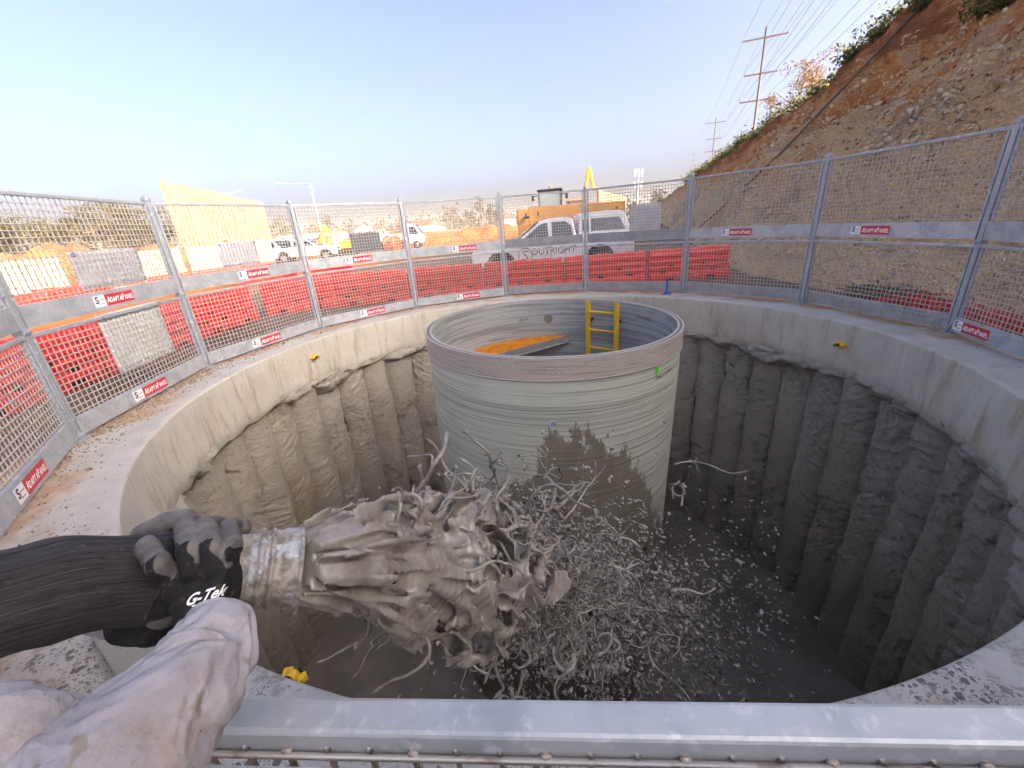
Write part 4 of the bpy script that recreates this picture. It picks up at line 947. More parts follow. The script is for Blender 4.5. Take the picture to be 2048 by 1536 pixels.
def props():
    q0 = onz(835, 548)[:2]; rng = np.random.RandomState(4)
    first = None
    for k in range(9):
        me = MB().tube([(-1.5, 0, 0), (1.5, 0, 0)], .05, 10).mesh('steel_prop', True) if first is None else first
        first = me; o = mkobj('steel_prop', me, MAT['galv'], None, (q0[0]+.05*k*rng.randn()+.3*rng.randn(), q0[1]+.14*(k % 5)-.3, .05+.1*(k//5)), (0, 0, rng.uniform(-.06, .06)))
        tag(o, 'grey steel tube in the heap on the ground beyond the red barriers', 'tube', 'heap of steel tubes')
props()

# ------------------------------------------------------------------ the worker's arms, the hose and the jet of slurry
import openvdb as vdb
from mathutils.bvhtree import BVHTree
def cs(px, py, dep): return np.array([(px-1024)/F_PX*dep, (py-768)/F_PX*dep, dep])      # metres in the viewer's frame
def c2w(P): return CO+np.atleast_2d(P)@CR
def loft(name, P, R, n, disp, mm, parent=None, up=(0, 0, 1), caps=True, attrs=True):
    """a tube along P; disp(angle, index fraction, xyz) is added to the radius"""
    T, U, Wv = frames(P, up); th = np.linspace(0, 2*pi, n, endpoint=False); k = len(P)
    A, I = np.meshgrid(th, np.arange(k)); L = np.concatenate([[0], np.cumsum(np.linalg.norm(np.diff(P, axis=0), axis=1))])
    dirs = np.cos(A)[..., None]*U[:, None]+np.sin(A)[..., None]*Wv[:, None]
    r = np.asarray(R)[:, None]+disp(A.ravel(), L[I.ravel()], (P[:, None]+dirs*np.asarray(R)[:, None, None]).reshape(-1, 3)).reshape(A.shape)
    V = (P[:, None]+dirs*r[..., None]).reshape(-1, 3); fc = grid_faces(k, n, False, True)[:, ::-1].tolist()
    if caps: fc += [list(range(n)), list(range((k-1)*n, k*n))[::-1]]
    me = mkmesh(name, V, fc, True)
    if attrs:
        for nm, val in (('ha', A.ravel()), ('hl', L[I.ravel()])):
            a = me.attributes.new(nm, 'FLOAT', 'POINT'); a.data.foreach_set('value', val.astype(np.float32))
    return mkobj(name, me, mm, parent)
# hose
HP = c2w(spline([cs(-420, 1330, .40), cs(-200, 1262, .42), cs(0, 1206, .45), cs(150, 1171, .50), cs(330, 1153, .575)], 60))
AX0 = cs(300, 1155, .563); AX1 = cs(600, 1129, .655)
def m_hose():
    n = Nd('ribbed_black_rubber'); a = n.attr('ha'); l = n.attr('hl'); v = n.comb(n.math('MULTIPLY', n.math('SINE', a), 1.), n.math('MULTIPLY', n.math('COSINE', a), 1.), n.math('MULTIPLY', l, 2.2))
    ln = n.noise(n.scl(v, (17., 17., 1.)), 1., 6, .7); ln2 = n.noise(n.scl(v, (40., 40., 4.)), 1., 4, .7)
    c = n.mix(n.rmp(n.noise(n.geo(), 14., 5, .6), .35, .7), S(48, 46, 48), S(70, 66, 66))
    c = n.mix(n.rmp(ln2, .56, .64, 0, .6), c, S(112, 106, 102))
    c = n.mix(n.rmp(n.noise(n.geo(), 60., 5, .75), .60, .72, 0, .6), c, S(120, 104, 88))
    n.bump(ln, .006); n.bump(ln2, .0025)
    return n.fin(c, .62, 0, .35)
hose = loft('hose', HP, np.full(60, .0575)+.002*np.sin(np.arange(60)*.35), 48, lambda a, l, p: .0012*pnoise(np.stack([np.cos(a)*6, np.sin(a)*6, l*8], 1)), m_hose())
tag(hose, 'thick black rubber hose with fine ridges, held by two gloved hands', 'hose')
noz = empty('hose_nozzle', tuple(c2w(AX0)[0]), 0, 'muddy aluminium hose end with ringed coupling spraying slurry', 'nozzle')
def m_alu():
    n = Nd('muddy_aluminium'); g = n.geo()
    mud = n.rmp(n.noise(g, 22., 6, .62), .34, .50); al = n.mix(n.rmp(n.noise(g, 50., 5), .4, .65), S(196, 198, 202), S(160, 162, 168))
    c = n.mix(mud, al, n.mix(n.rmp(n.noise(g, 60., 5), .4, .6), S(164, 157, 148), S(122, 113, 104)))
    n.bump(n.noise(g, 45., 6, .65), .004); n.bump(mud, .002)
    return n.fin(c, n.mix(mud, (.5,)*3+(1,), (.75,)*3+(1,)), n.mix(mud, (.5,)*3+(1,), (0., 0., 0., 1)))
alu = m_alu(); a0, a1 = c2w(AX0)[0], c2w(AX1)[0]; AXD = (a1-a0)/np.linalg.norm(a1-a0); AXL = np.linalg.norm(a1-a0)
def along(f0, f1, k): return np.array([a0+(a1-a0)*(f0+(f1-f0)*i/(k-1))-np.array(noz.location) for i in range(k)])
lump = lambda a, l, p: .0016*fbm(p*45., 3)
loft('barrel', along(-.1, .80, 24), np.full(24, .0505), 40, lump, alu, noz)
fx = np.linspace(.62, 1.0, 44); rr = .0525+.0055*np.exp(-((fx-.70)/.022)**2)+.0065*np.exp(-((fx-.775)/.02)**2)+.004*sstep(.82, .88, fx)+.005*np.exp(-((fx-.985)/.016)**2)
loft('coupling', along(.62, 1.0, 44), rr, 48, lump, alu, noz, caps=False)
loft('bore', along(1.0, .9, 4), np.array([.0555, .047, .046, .046]), 40, lambda a, l, p: 0*a, alu, noz, caps=False)
loft('rubber_cuff', along(-.02, .10, 6), np.array([.0575, .0585, .059, .059, .058, .052]), 40, lambda a, l, p: .001*pnoise(p*60), mat('black_rubber', S(34, 34, 38), .6), noz)

# ---- gloves as smooth solids
class SDF:
    def __init__(s, lo, hi, h):
        s.lo = np.asarray(lo, float); s.h = h; s.n = np.ceil((np.asarray(hi)-s.lo)/h).astype(int); s.d = np.full(s.n, .05, np.float32); s.ax = [s.lo[i]+h*np.arange(s.n[i]) for i in range(3)]
    def cap(s, a, b, ra, rb, k=.004, sc=(1, 1, 1)):
        a = np.asarray(a, float); b = np.asarray(b, float); m_ = max(ra, rb)+.03
        i0 = np.clip(((np.minimum(a, b)-m_-s.lo)/s.h).astype(int), 0, s.n); i1 = np.clip(((np.maximum(a, b)+m_-s.lo)/s.h).astype(int)+1, 0, s.n)
        if (i1 <= i0).any(): return
        X, Y, Z = np.meshgrid(*[s.ax[q][i0[q]:i1[q]] for q in range(3)], indexing='ij'); P = np.stack([X, Y, Z], -1)
        ab = b-a; t = np.clip(((P-a)@ab)/(ab@ab+1e-12), 0, 1); d = np.linalg.norm(P-a-t[..., None]*ab, axis=-1)-(ra+(rb-ra)*t)
        sl = tuple(slice(i0[q], i1[q]) for q in range(3)); o = s.d[sl]; h_ = np.clip(.5+.5*(o-d)/k, 0, 1); s.d[sl] = o*(1-h_)+d*h_-k*h_*(1-h_)
    def mesh(s):
        g = vdb.FloatGrid(.05); g.copyFromArray(s.d); pts, quads = g.convertToQuads(0.); return pts*s.h+s.lo, quads
glove_m = None
def m_glove():
    n = Nd('coated_work_glove'); co = n.attr('coat'); g = n.geo()
    blk = n.mix(n.rmp(n.noise(g, 90., 5, .7), .54, .7, 0, .8), S(30, 29, 30), S(78, 68, 56)); blk = n.mix(n.rmp(n.noise(g, 28., 4), .60, .75, 0, .7), blk, S(108, 86, 62))
    gry = n.mix(n.rmp(n.noise(g, 30., 5, .65), .35, .65), S(112, 108, 104), S(84, 80, 76)); gry = n.mix(n.rmp(n.noise(g, 70., 5, .7), .58, .7, 0, .6), gry, S(134, 120, 102))
    n.bump(n.noise(g, 420., 3), .0006); n.bump(n.noise(g, 40., 5), .002)
    return n.fin(n.mix(n.rmp(co, .4, .6), blk, gry), n.mix(co, (.85,)*3+(1,), (.55,)*3+(1,)), 0, .3)
GM = m_glove()
person = empty('person', tuple(c2w(cs(250, 1480, .30))[0]), 0, 'person in a mud-stained pale long-sleeved shirt and black gloves gripping the hose', 'person')
PL = np.array(person.location)
def glove(name, fingers, prims, lo, hi, lab):
    s = SDF(lo, hi, .0021)
    for q in prims: s.cap(*q)
    for J_, R_ in fingers:
        for i in range(len(J_)-1): s.cap(J_[i], J_[i+1], R_[i], R_[i+1], .0035)
    V, Q = s.mesh()
    coat = np.zeros(len(V))
    for J_, R_ in fingers:
        J_ = np.asarray(J_); seg = np.linalg.norm(np.diff(J_, axis=0), axis=1); cum = np.concatenate([[0], np.cumsum(seg)]); best = np.full(len(V), 9.); tt = np.zeros(len(V)); lat = np.zeros(len(V))
        for i in range(len(J_)-1):
            ab = J_[i+1]-J_[i]; t = np.clip((V-J_[i])@ab/(ab@ab), 0, 1); off = V-J_[i]-t[:, None]*ab; d = np.linalg.norm(off, axis=1)-(R_[i]+(R_[i+1]-R_[i])*t)
            side = np.cross(ab/np.linalg.norm(ab), [0, 0, 1.]); side /= np.linalg.norm(side)+1e-9
            u = d < best; best = np.where(u, d, best); tt = np.where(u, cum[i]+t*seg[i], tt); lat = np.where(u, np.abs(off@side)/R_[i], lat)
        c_ = sstep(-.006, .006, tt-(.040-.034*lat**1.2))*(best < .004)
        coat = np.maximum(coat, c_)
    W_ = c2w(V)
    W_ = W_+(.0012*fbm(W_*38., 3))[:, None]*0+.0009*np.stack([pnoise(W_*70+k*9) for k in range(3)], 1)
    me = mkmesh(name, W_-PL, Q[:, ::-1] if True else Q, True); a = me.attributes.new('coat', 'FLOAT', 'POINT'); a.data.foreach_set('value', coat.astype(np.float32))
    o = mkobj(name, me, GM, person); o['label'] = lab
    sm = o.modifiers.new('s', 'SMOOTH'); sm.iterations = 3; sm.factor = .5
    return o
def F_(*p): return [cs(*q) for q in p]
over = [
    (F_((346, 1160, .520), (318, 1128, .505), (296, 1098, .525), (283, 1078, .560), (282, 1074, .61)), [.0148, .0136, .0128, .0120, .0112]),
    (F_((388, 1140, .510), (380, 1100, .512), (374, 1068, .535), (370, 1048, .575), (392, 1046, .61), (415, 1052, .63)), [.0148, .0138, .013, .0124, .0116, .0108]),
    (F_((430, 1138, .512), (424, 1096, .515), (416, 1066, .540), (410, 1049, .580), (432, 1047, .615), (450, 1052, .635)), [.0146, .0136, .0128, .0120, .0112, .0104]),
    (F_((468, 1145, .520), (468, 1108, .522), (463, 1078, .545), (456, 1054, .585), (470, 1050, .615)), [.0136, .0126, .0118, .0112, .0106]),
]
palm = [(cs(352, 1160, .522), cs(468, 1150, .522), .016, .015, .012), (cs(372, 1178, .518), cs(466, 1172, .518), .021, .020, .014), (cs(398, 1205, .512), cs(466, 1200, .514), .022, .020, .016),
        (cs(392, 1240, .50), cs(462, 1235, .502), .021, .020, .016), (cs(345, 1185, .535), cs(392, 1215, .52), .017, .02, .012), (cs(415, 1290, .46), cs(440, 1290, .46), .022, .022, .016)]
thumb = [(F_((350, 1195, .525), (322, 1222, .535), (318, 1236, .565), (345, 1236, .60)), [.018, .0165, .015, .013])]
right = glove('glove', over+thumb, palm, cs(200, 1000, .45)-.03, cs(560, 1340, .66)+[.02, .06, .06], 'black knit glove with grey coated fingers and white lettering')
under = [
    (F_((255, 1092, .655), (290, 1068, .640), (330, 1046, .628), (370, 1036, .622)), [.0165, .0165, .0155, .0135]),
    (F_((300, 1110, .665), (380, 1072, .655), (440, 1054, .648), (486, 1056, .640)), [.0150, .0145, .0138, .0125]),
]
palm2 = [(cs(255, 1252, .575), cs(330, 1250, .60), .024, .026, .014), (cs(262, 1235, .60), cs(340, 1215, .64), .024, .024, .014), (cs(250, 1180, .66), cs(330, 1150, .675), .020, .020, .014), (cs(250, 1240, .58), cs(300, 1262, .575), .018, .02, .01),
         (cs(250, 1110, .665), cs(300, 1110, .67), .016, .016, .012)]
left = glove('glove', under, palm2, cs(180, 1000, .52)-[.05, .03, .0], cs(560, 1330, .71)+[.02, .03, .02], 'muddy black glove reaching round the hose from behind')

# white print on the back of the glove
def print_on(me_obj, txt, cx, cy, size_px, ang, shear, off, ratio=1.):
    V0 = np.array([v.co[:] for v in me_obj.data.vertices])+PL; bv = BVHTree.FromPolygons(V0.tolist(), [tuple(p.vertices) for p in me_obj.data.polygons])
    tm = text_mesh(txt, size_px, shear, off)
    bm = bmesh.new(); bm.from_mesh(tm); bmesh.ops.triangulate(bm, faces=bm.faces[:]); bmesh.ops.subdivide_edges(bm, edges=[e for e in bm.edges if e.calc_length() > size_px*.2], cuts=1); bm.to_mesh(tm); bm.free()
    out = []; last = None
    for v in tm.vertices:
        x, y = v.co.x*ratio, v.co.y; X = cx+x*cos(ang)+y*sin(ang); Y = cy-(-x*sin(ang)*-1)-y*cos(ang); Y = cy-x*sin(ang)*-1*-1-y*cos(ang)
        d = Vector(ray(X, Y)).normalized(); h = bv.ray_cast(Vector(CO), d)
        P = np.array(h[0]-d*.0012) if h[0] else (last if last is not None else np.array(c2w(cs(X, Y, .495))[0])); last = P; out.append(P-PL)
    tm.vertices.foreach_set('co', np.array(out).ravel()); tm.update(); return mkobj('lettering', tm, ST_TXT, me_obj)
print_on(right, 'G-Tek', 410, 1192, 34, rad(16), .35, .9, .92)
print_on(right, 'SuperSkin', 439, 1205, 9, rad(14), .2, .2)
print_on(right, '®', 449, 1182, 9, rad(14), 0, .1)
print_on(right, '—', 404, 1205, 40, rad(16), .2, .3, 1.1)

# sleeves
def m_shirt():
    n = Nd('mud_stained_shirt'); g = n.geo()
    c = n.mix(n.rmp(n.noise(g, 9., 5, .6), .35, .7), S(172, 169, 173), S(148, 143, 147))
    c = n.mix(n.rmp(n.noise(g, 16., 6, .7), .52, .68, 0, .7), c, S(146, 132, 124))
    c = n.mix(n.rmp(n.noise(g, 26., 6, .6), .59, .65, 0, .85), c, S(134, 126, 114))
    c = n.mix(n.rmp(n.noise(g, 140., 4, .6), .68, .74, 0, .8), c, S(96, 88, 80))
    n.bump(n.noise(g, 900., 2), .0005); n.bump(n.noise(g, 30., 5, .6), .006)
    return n.fin(c, .9, 0, .15)
SM = m_shirt()
def folds(seed, amp, f1=26., tw=1.4):
    def d(a, l, p):
        q = np.stack([np.cos(a)*1.1+seed, np.sin(a)*1.1, l*f1*.5+a*0], 1); w = pnoise(q*.8+3)*1.3
        r1 = 1-np.sqrt(pnoise(np.stack([np.cos(a+l*8)*1.1+seed, np.sin(a+l*8)*1.1, l*f1+.8*np.sin(a)+w], 1))**2+.002)*2.3
        r2 = 1-np.sqrt(pnoise(np.stack([np.cos(a-l*6)*1.8+seed*2, np.sin(a-l*6)*1.8, l*f1*1.9-1.4*np.sin(a+1)+1.4*w], 1))**2+.003)*2.
        r3 = pnoise(np.stack([np.cos(a)*3.5+seed, np.sin(a)*3.5, l*f1*4.2+w*2], 1))
        r1 = r1+.16*r3
        env = sstep(0, .05, l)*.8+.2
        return amp*env*(r1*.85+r2*.45+.6*pnoise(q*.7))
    return d
SP = c2w(spline([cs(437, 1240, .503), cs(430, 1268, .487), cs(408, 1318, .465), cs(360, 1394, .43), cs(290, 1472, .40), cs(200, 1564, .37), cs(80, 1690, .34)], 150))
SR = np.interp(np.linspace(0, 6, 150), [0, .06, .5, 1, 2, 3, 4, 5, 6], [.0335, .034, .0375, .0415, .048, .054, .059, .063, .067])
sl = loft('sleeve', SP-PL, SR, 150, folds(4., .0068), SM, person, caps=False); sl['label'] = 'crumpled pale sleeve spotted with mud'
hem = loft('cuff_hem', SP[:9]-PL, np.full(9, .0362), 100, lambda a, l, p: .0012*np.sin(a*3+1)+.0008*pnoise(p*90), SM, person, caps=False); hs = hem.modifiers.new('s', 'SOLIDIFY'); hs.thickness = .0035
SP2 = c2w(spline([cs(190, 1520, .43), cs(60, 1482, .375), cs(-40, 1482, .35), cs(-200, 1530, .33)], 60))
SR2 = np.interp(np.linspace(0, 3, 60), [0, .1, .5, 1., 1.6, 3], [.02, .03, .034, .033, .036, .042])
loft('sleeve', SP2-PL, SR2, 90, folds(9., .005), SM, person)
SP3 = c2w(spline([cs(262, 1240, .60), cs(180, 1205, .60), cs(60, 1205, .585), cs(-100, 1215, .56), cs(-400, 1300, .50)], 70))
loft('sleeve', SP3-PL, np.interp(np.linspace(0, 1, 70), [0, .05, .3, 1], [.026, .031, .036, .045]), 80, folds(14., .003), SM, person)

# ---- the jet
def m_jet():
    n = Nd('flying_slurry'); g = n.geo()
    c = n.mix(n.rmp(n.noise(g, 12., 5, .6), .35, .65), S(148, 142, 133), S(116, 109, 101))
    n.bump(n.noise(g, 60., 3), .002)
    return n.fin(c, .27, 0, .6)
JM = m_jet()
JX = [590, 650, 700, 800, 950, 1100, 1250, 1400, 1500]
JYc = [1129, 1118, 1110, 1118, 1140, 1175, 1232, 1275, 1310]
JH = [66, 80, 98, 124, 156, 195, 200, 150, 90]
JD = [.64, .69, .75, .90, 1.20, 1.75, 2.7, 3.9, 4.8]
def jet_c(x): return np.stack([(x-1024)/F_PX*np.interp(x, JX, JD), (np.interp(x, JX, JYc)-768)/F_PX*np.interp(x, JX, JD), np.interp(x, JX, JD)], -1)
def jet_r(x): return np.interp(x, JX, JH)/F_PX*np.interp(x, JX, JD)
_jx = np.linspace(590, 1500, 120); _jc = jet_c(_jx); _JT, _JU, _JW = frames(_jc, (0, 1, 0))
def jet_pt(x, a, rho):
    i = np.clip((x-590)/910*119, 0, 118.999); k = i.astype(int); f = (i-k)[..., None]
    U = _JU[k]*(1-f)+_JU[k+1]*f; Wv = _JW[k]*(1-f)+_JW[k+1]*f
    return jet_c(x)+jet_r(x)[..., None]*rho[..., None]*(np.cos(a)[..., None]*U+np.sin(a)[..., None]*Wv)
jet = empty('slurry_jet', tuple(c2w(jet_c(np.array([600.])))[0]), 0, 'grey slurry bursting from the hose nozzle in ropes, sheets and drops', 'slurry jet')
JL0 = np.array(jet.location)
def jet_mass():
    h = .0037; lo = np.array([-.42, -.02, .60]); hi = np.array([.24, .72, 1.95]); n = np.ceil((hi-lo)/h).astype(int); Fd = np.full(n.prod(), .5, np.float32)
    xs = np.linspace(592, 1085, 60); C = jet_c(xs); arc = np.concatenate([[0], np.cumsum(np.linalg.norm(np.diff(C, axis=0), axis=1))]); i_ = np.clip((xs-590)/910*119, 0, 118).astype(int); U, Wv, T = _JU[i_], _JW[i_], _JT[i_]; R = jet_r(xs)
    best = np.full(len(Fd), 1e9, np.float32); idx = np.zeros(len(Fd), np.int16)
    gx, gy, gz = [lo[k]+h*np.arange(n[k]) for k in range(3)]
    for j in range(len(xs)):
        d2 = ((gx-C[j, 0])**2)[:, None, None]+((gy-C[j, 1])**2)[None, :, None]+((gz-C[j, 2])**2)[None, None, :]; d2 = d2.ravel().astype(np.float32); u = d2 < best; best[u] = d2[u]; idx[u] = j
    m_ = np.sqrt(best) < R[idx]*1.35; k = np.nonzero(m_)[0]; j = idx[k]
    X, Y, Z = np.unravel_index(k, n); P = np.stack([gx[X], gy[Y], gz[Z]], 1); d = P-C[j]; s = arc[j]+(d*T[j]).sum(1); e1 = (d*U[j]).sum(1)/R[j]; e2 = (d*Wv[j]).sum(1)/R[j]; rho = np.hypot(e1, e2); keep = (s > 0.002)
    g = np.clip(s/arc[-1], 0, 1)                                     # 0 at the nozzle, 1 where it has all torn apart
    lf = 3.2-.9*sstep(0, .6, g); q = np.stack([e1*lf, e2*lf, s*5.+5.5*s*g], 1)
    w = pnoise(q*.55+50)*.9; q = q+w[:, None]*np.array([.6, .6, .9])
    n1 = pnoise(q*1.15); n2 = pnoise(q*.9+21); fine = pnoise(q*3.1+7)
    env = .98+.42*pnoise(np.stack([e1/(rho+.1)*1.6, e2/(rho+.1)*1.6, s*9.], 1)+3)*(.25+g)+.10*fine*(.3+g)-(1.2+1.3*n2)*sstep(.46, .93, g)
    wid = .24-.165*sstep(.0, .6, g)
    a_ = np.abs(n1+.05*fine)-wid                                     # curved skins of liquid
    hole = (n2+.15*fine)-(.50-.80*sstep(.05, .95, g))                 # torn open further along
    core = rho-(.42-.9*g)
    f_m = np.maximum(np.minimum(np.maximum(a_*.9, hole*.8), core*.5+.05*fine), (rho-env)*1.2)
    rq = np.stack([e1*3.9+40, e2*3.9, s*9.], 1)+.9*np.stack([w, -w, .6*w], 1); rope = pnoise(rq); rp2 = pnoise(rq*2.1+9); f_s = (rho-(.90+.50*rope+.10*rp2+.16*n1))*.8; b_ = sstep(.07, .30, g+.14*n2); f = f_s*(1-b_)+f_m*b_
    f = np.where(keep, f, .5); Fd[k] = np.clip(f, -.5, .5); G = Fd.reshape(n)
    G = G.copy(); G[0] = G[-1] = .5; G[:, 0] = G[:, -1] = .5; G[:, :, 0] = G[:, :, -1] = .5
    g2 = vdb.FloatGrid(.5); g2.copyFromArray(G.astype(np.float32)); pts, quads = g2.convertToQuads(0.)
    V = c2w(pts*h+lo); o = mkobj('stream', mkmesh('stream', V-JL0, np.asarray(quads)[:, ::-1].astype(np.int64), True), JM, jet)
    sm = o.modifiers.new('s', 'SMOOTH'); sm.iterations = 5; sm.factor = .5
    return o
jet_mass()
def jet_spray():
    rng = np.random.RandomState(8); mb_V, mb_F, cnt = [], [], 0
    def tube(P, r, n=6):
        nonlocal cnt
        T, U, Wv = frames(P, rng.normal(size=3)); th = np.linspace(0, 2*pi, n, endpoint=False)
        V = (P[:, None]+r[:, None, None]*(np.cos(th)[None, :, None]*U[:, None]+np.sin(th)[None, :, None]*Wv[:, None])).reshape(-1, 3)
        mb_V.append(V); mb_F.append(grid_faces(len(P), n, False, True)+cnt); cnt += len(V)
    def walk(p, d, L, k, curl, grav=.0):
        P = [p]; d = d/np.linalg.norm(d); ax = rng.normal(size=3); st = L/k
        for i in range(k-1):
            ax = ax*.8+rng.normal(size=3)*.6; d = d+curl*np.cross(d, ax)*.35+np.array([0, grav, 0]); d /= np.linalg.norm(d); P.append(P[-1]+d*st)
        return np.array(P)
    def ligament(x, a, rho, L, r0, out=.8, curl=.8, bulb=True, k=18):
        p = jet_pt(np.array([x]), np.array([a]), np.array([rho]))[0]; c = jet_c(np.array([x]))[0]; rad_ = p-c; rad_ /= np.linalg.norm(rad_)+1e-9
        i = int(np.clip((x-590)/910*119, 0, 118)); d = rad_*out+_JT[i]*(1-out*.4)+rng.normal(size=3)*.25
        P = walk(p, d, L, k, curl); t = np.linspace(0, 1, k); r = r0*(1.25-.75*t)*(1+.35*pnoise(np.stack([t*6+x, t*0+a, t*0], 1)))
        r[0] *= 1.6; r[-1] *= .25
        if bulb: r[-3:-1] *= np.array([1.7, 1.9]); r[-2] *= 1.
        tube(P, np.clip(r, .0006, None), 7)
        return P
    # large ones thrown off the body of the jet
    for k in range(84):
        x = rng.uniform(780, 1150); a = rng.uniform(0, 2*pi); dep = np.interp(x, JX, JD)
        P = ligament(x, a, rng.uniform(.55, 1.0), rng.uniform(.06, .22)*dep/1.0, rng.uniform(.0028, .0062)*(.7+.3*dep), rng.uniform(.3, 1.1), rng.uniform(.3, .8))
        if rng.rand() < .5:
            j = rng.randint(4, 13); Q = walk(P[j], P[j]-P[j-2]+rng.normal(size=3)*.03, rng.uniform(.04, .14)*dep, 12, 1.0); t = np.linspace(0, 1, 12); r = .0038*(.7+.3*dep)*(1.1-.8*t); r[-2] *= 2.; r[-1] *= .3; tube(Q, r, 6)
    # tall strings above the jet, seen against the pipe and the piles
    for x, dx, L in ((800, .1, .20), (822, -.1, .26), (786, .3, .16), (905, .0, .16), (935, .3, .26), (985, .35, .30), (1010, -.1, .34), (1050, .5, .3), (1100, .6, .34), (870, .3, .14), (960, -.2, .22)):
        dep = np.interp(x, JX, JD)
        p = jet_pt(np.array([x*1.]), np.array([0.]), np.array([0.]))[0]+np.array([0, -jet_r(x)*.80, 0]); d = np.array([dx, -1., .2])
        P = walk(p, d, L*(.6+.4*dep), 20, .55); t = np.linspace(0, 1, 20); r = .0046*(.6+.4*dep)*(1.3-.8*t)*(1+.3*rng.rand(20)); r[-3:-1] *= 1.9; r[-1] *= .3; tube(P, r, 8)
        if rng.rand() < .8:
            Q = walk(P[9], d+rng.normal(size=3)*.8, L*.5, 12, .8); r = .0032*(.6+.4*dep)*np.linspace(1.1, .5, 12); r[-2] *= 2.2; tube(Q, r, 6)
    # root-like ropes where the jet tears apart
    for k in range(170):
        x = rng.triangular(900, 1040, 1230); a = rng.uniform(0, 2*pi); dep = np.interp(x, JX, JD); r0 = rng.uniform(.0024, .0056)*dep*.72
        P = ligament(x, a, abs(rng.normal(0, .5)), rng.uniform(.08, .26)*dep*.8, r0, rng.uniform(-.1, .9), rng.uniform(.35, .8), rng.rand() < .6, 18)
        for b_ in range(rng.randint(1, 4)):
            j = rng.randint(3, 15); Q = walk(P[j], (P[j]-P[j-2])/np.linalg.norm(P[j]-P[j-2])+rng.normal(size=3)*.8, rng.uniform(.03, .12)*dep*.8, 10, .7); t = np.linspace(0, 1, 10); rr_ = r0*(.95-.7*t); rr_[-2] *= 2.3; rr_[-1] *= .3; tube(Q, rr_, 6)
    # lace of threads and beads further out
    N = 1500; x = rng.triangular(860, 1150, 1430, N); a = rng.uniform(0, 2*pi, N); rho = np.abs(rng.normal(0, .58, N)); P = jet_pt(x, a, rho); dep = P[:, 2]; r0 = rng.uniform(.0016, .0052, N)*dep*.62*(1+1.1*(rng.rand(N) < .10))
    for i in range(N):
        d = np.linalg.norm(P-P[i], axis=1)/dep[i]; d[i] = 9; near = np.argsort(d)[:2]
        for j in near:
            if d[j] > .038 or (j < i and rng.rand() < .7): continue
            L = np.linalg.norm(P[j]-P[i]); m1 = (P[i]*2+P[j])/3+rng.normal(size=3)*L*.32; m2 = (P[i]+P[j]*2)/3+rng.normal(size=3)*L*.32; Q = spline([P[i], m1, m2, P[j]], 8); t = np.linspace(0, 1, 8)
            tube(Q, (r0[i]*(1-t)+r0[j]*t)*(.46+.54*np.abs(2*t-1)**1.8), 5)
        if rng.rand() < .18:
            Q = walk(P[i], rng.normal(size=3)+_JT[60]*.6, rng.uniform(.010, .035)*dep[i], 8, 1.5); t = np.linspace(0, 1, 8); rr_ = r0[i]*(1.5-t*1.2)*(1+.3*rng.rand(8)); tube(Q, np.clip(rr_, .0003, None), 6)
    V = c2w(np.concatenate(mb_V)); o = mkobj('ligaments', mkmesh('ligaments', V-JL0, np.concatenate(mb_F)[:, ::-1], True), JM, jet); o['kind'] = 'stuff'
    # drops
    ico = bmesh.new(); bmesh.ops.create_icosphere(ico, subdivisions=1, radius=1.); iv = np.array([v.co[:] for v in ico.verts]); fi = np.array([[v.index for v in f.verts] for f in ico.faces]); ico.free()
    Vs, Fs = [], []
    N = 8500
    for k in range(N):
        far = rng.rand()
        if far < .80:
            x = rng.triangular(900, 1230, 1480); rho = abs(rng.normal(0, .62)); a = rng.uniform(0, 2*pi)
            p = jet_pt(np.array([x]), np.array([a]), np.array([rho]))[0]
        else:   # drops falling towards the floor of the shaft
            x = rng.uniform(1000, 1560); y = rng.uniform(1180, 1420) if x < 1420 else rng.uniform(1000, 1400); p = cs(x, y, rng.uniform(2.2, 5.2))
        dep = p[2]; r = (.0008+.0030*rng.rand()**2.6)*(.4+.75*dep)
        if rng.rand() < .04: r *= 1.9
        d = rng.normal(size=3); d /= np.linalg.norm(d); st = rng.uniform(1, 2.2); M_ = np.eye(3)*r+np.outer(d, d)*r*(st-1)
        Vs.append(iv@M_.T*(1+.25*rng.rand(len(iv), 1))+p); Fs.append(fi+k*len(iv))
    k = N
    for c_ in range(3000):   # ragged clots drawn out into beads
        x = rng.triangular(820, 1120, 1440); p = jet_pt(np.array([x]), np.array([rng.uniform(0, 2*pi)]), np.array([abs(rng.normal(0, .6))]))[0]; dep = p[2]; r = rng.uniform(.0026, .0080)*dep*.62; d = rng.normal(size=3)+_JT[70]*.8
        for i in range(rng.randint(3, 9)):
            d = d+rng.normal(size=3)*.9; d /= np.linalg.norm(d); p = p+d*r*1.15; r *= rng.uniform(.72, 1.06); M_ = np.eye(3)*r+np.outer(d, d)*r*.5; Vs.append(iv@M_.T*(1+.3*rng.rand(len(iv), 1))+p); Fs.append(fi+k*len(iv)); k += 1
    V = c2w(np.concatenate(Vs)); o = mkobj('droplets', mkmesh('droplets', V-JL0, np.concatenate(Fs), True), JM, jet); o['kind'] = 'stuff'
jet_spray()

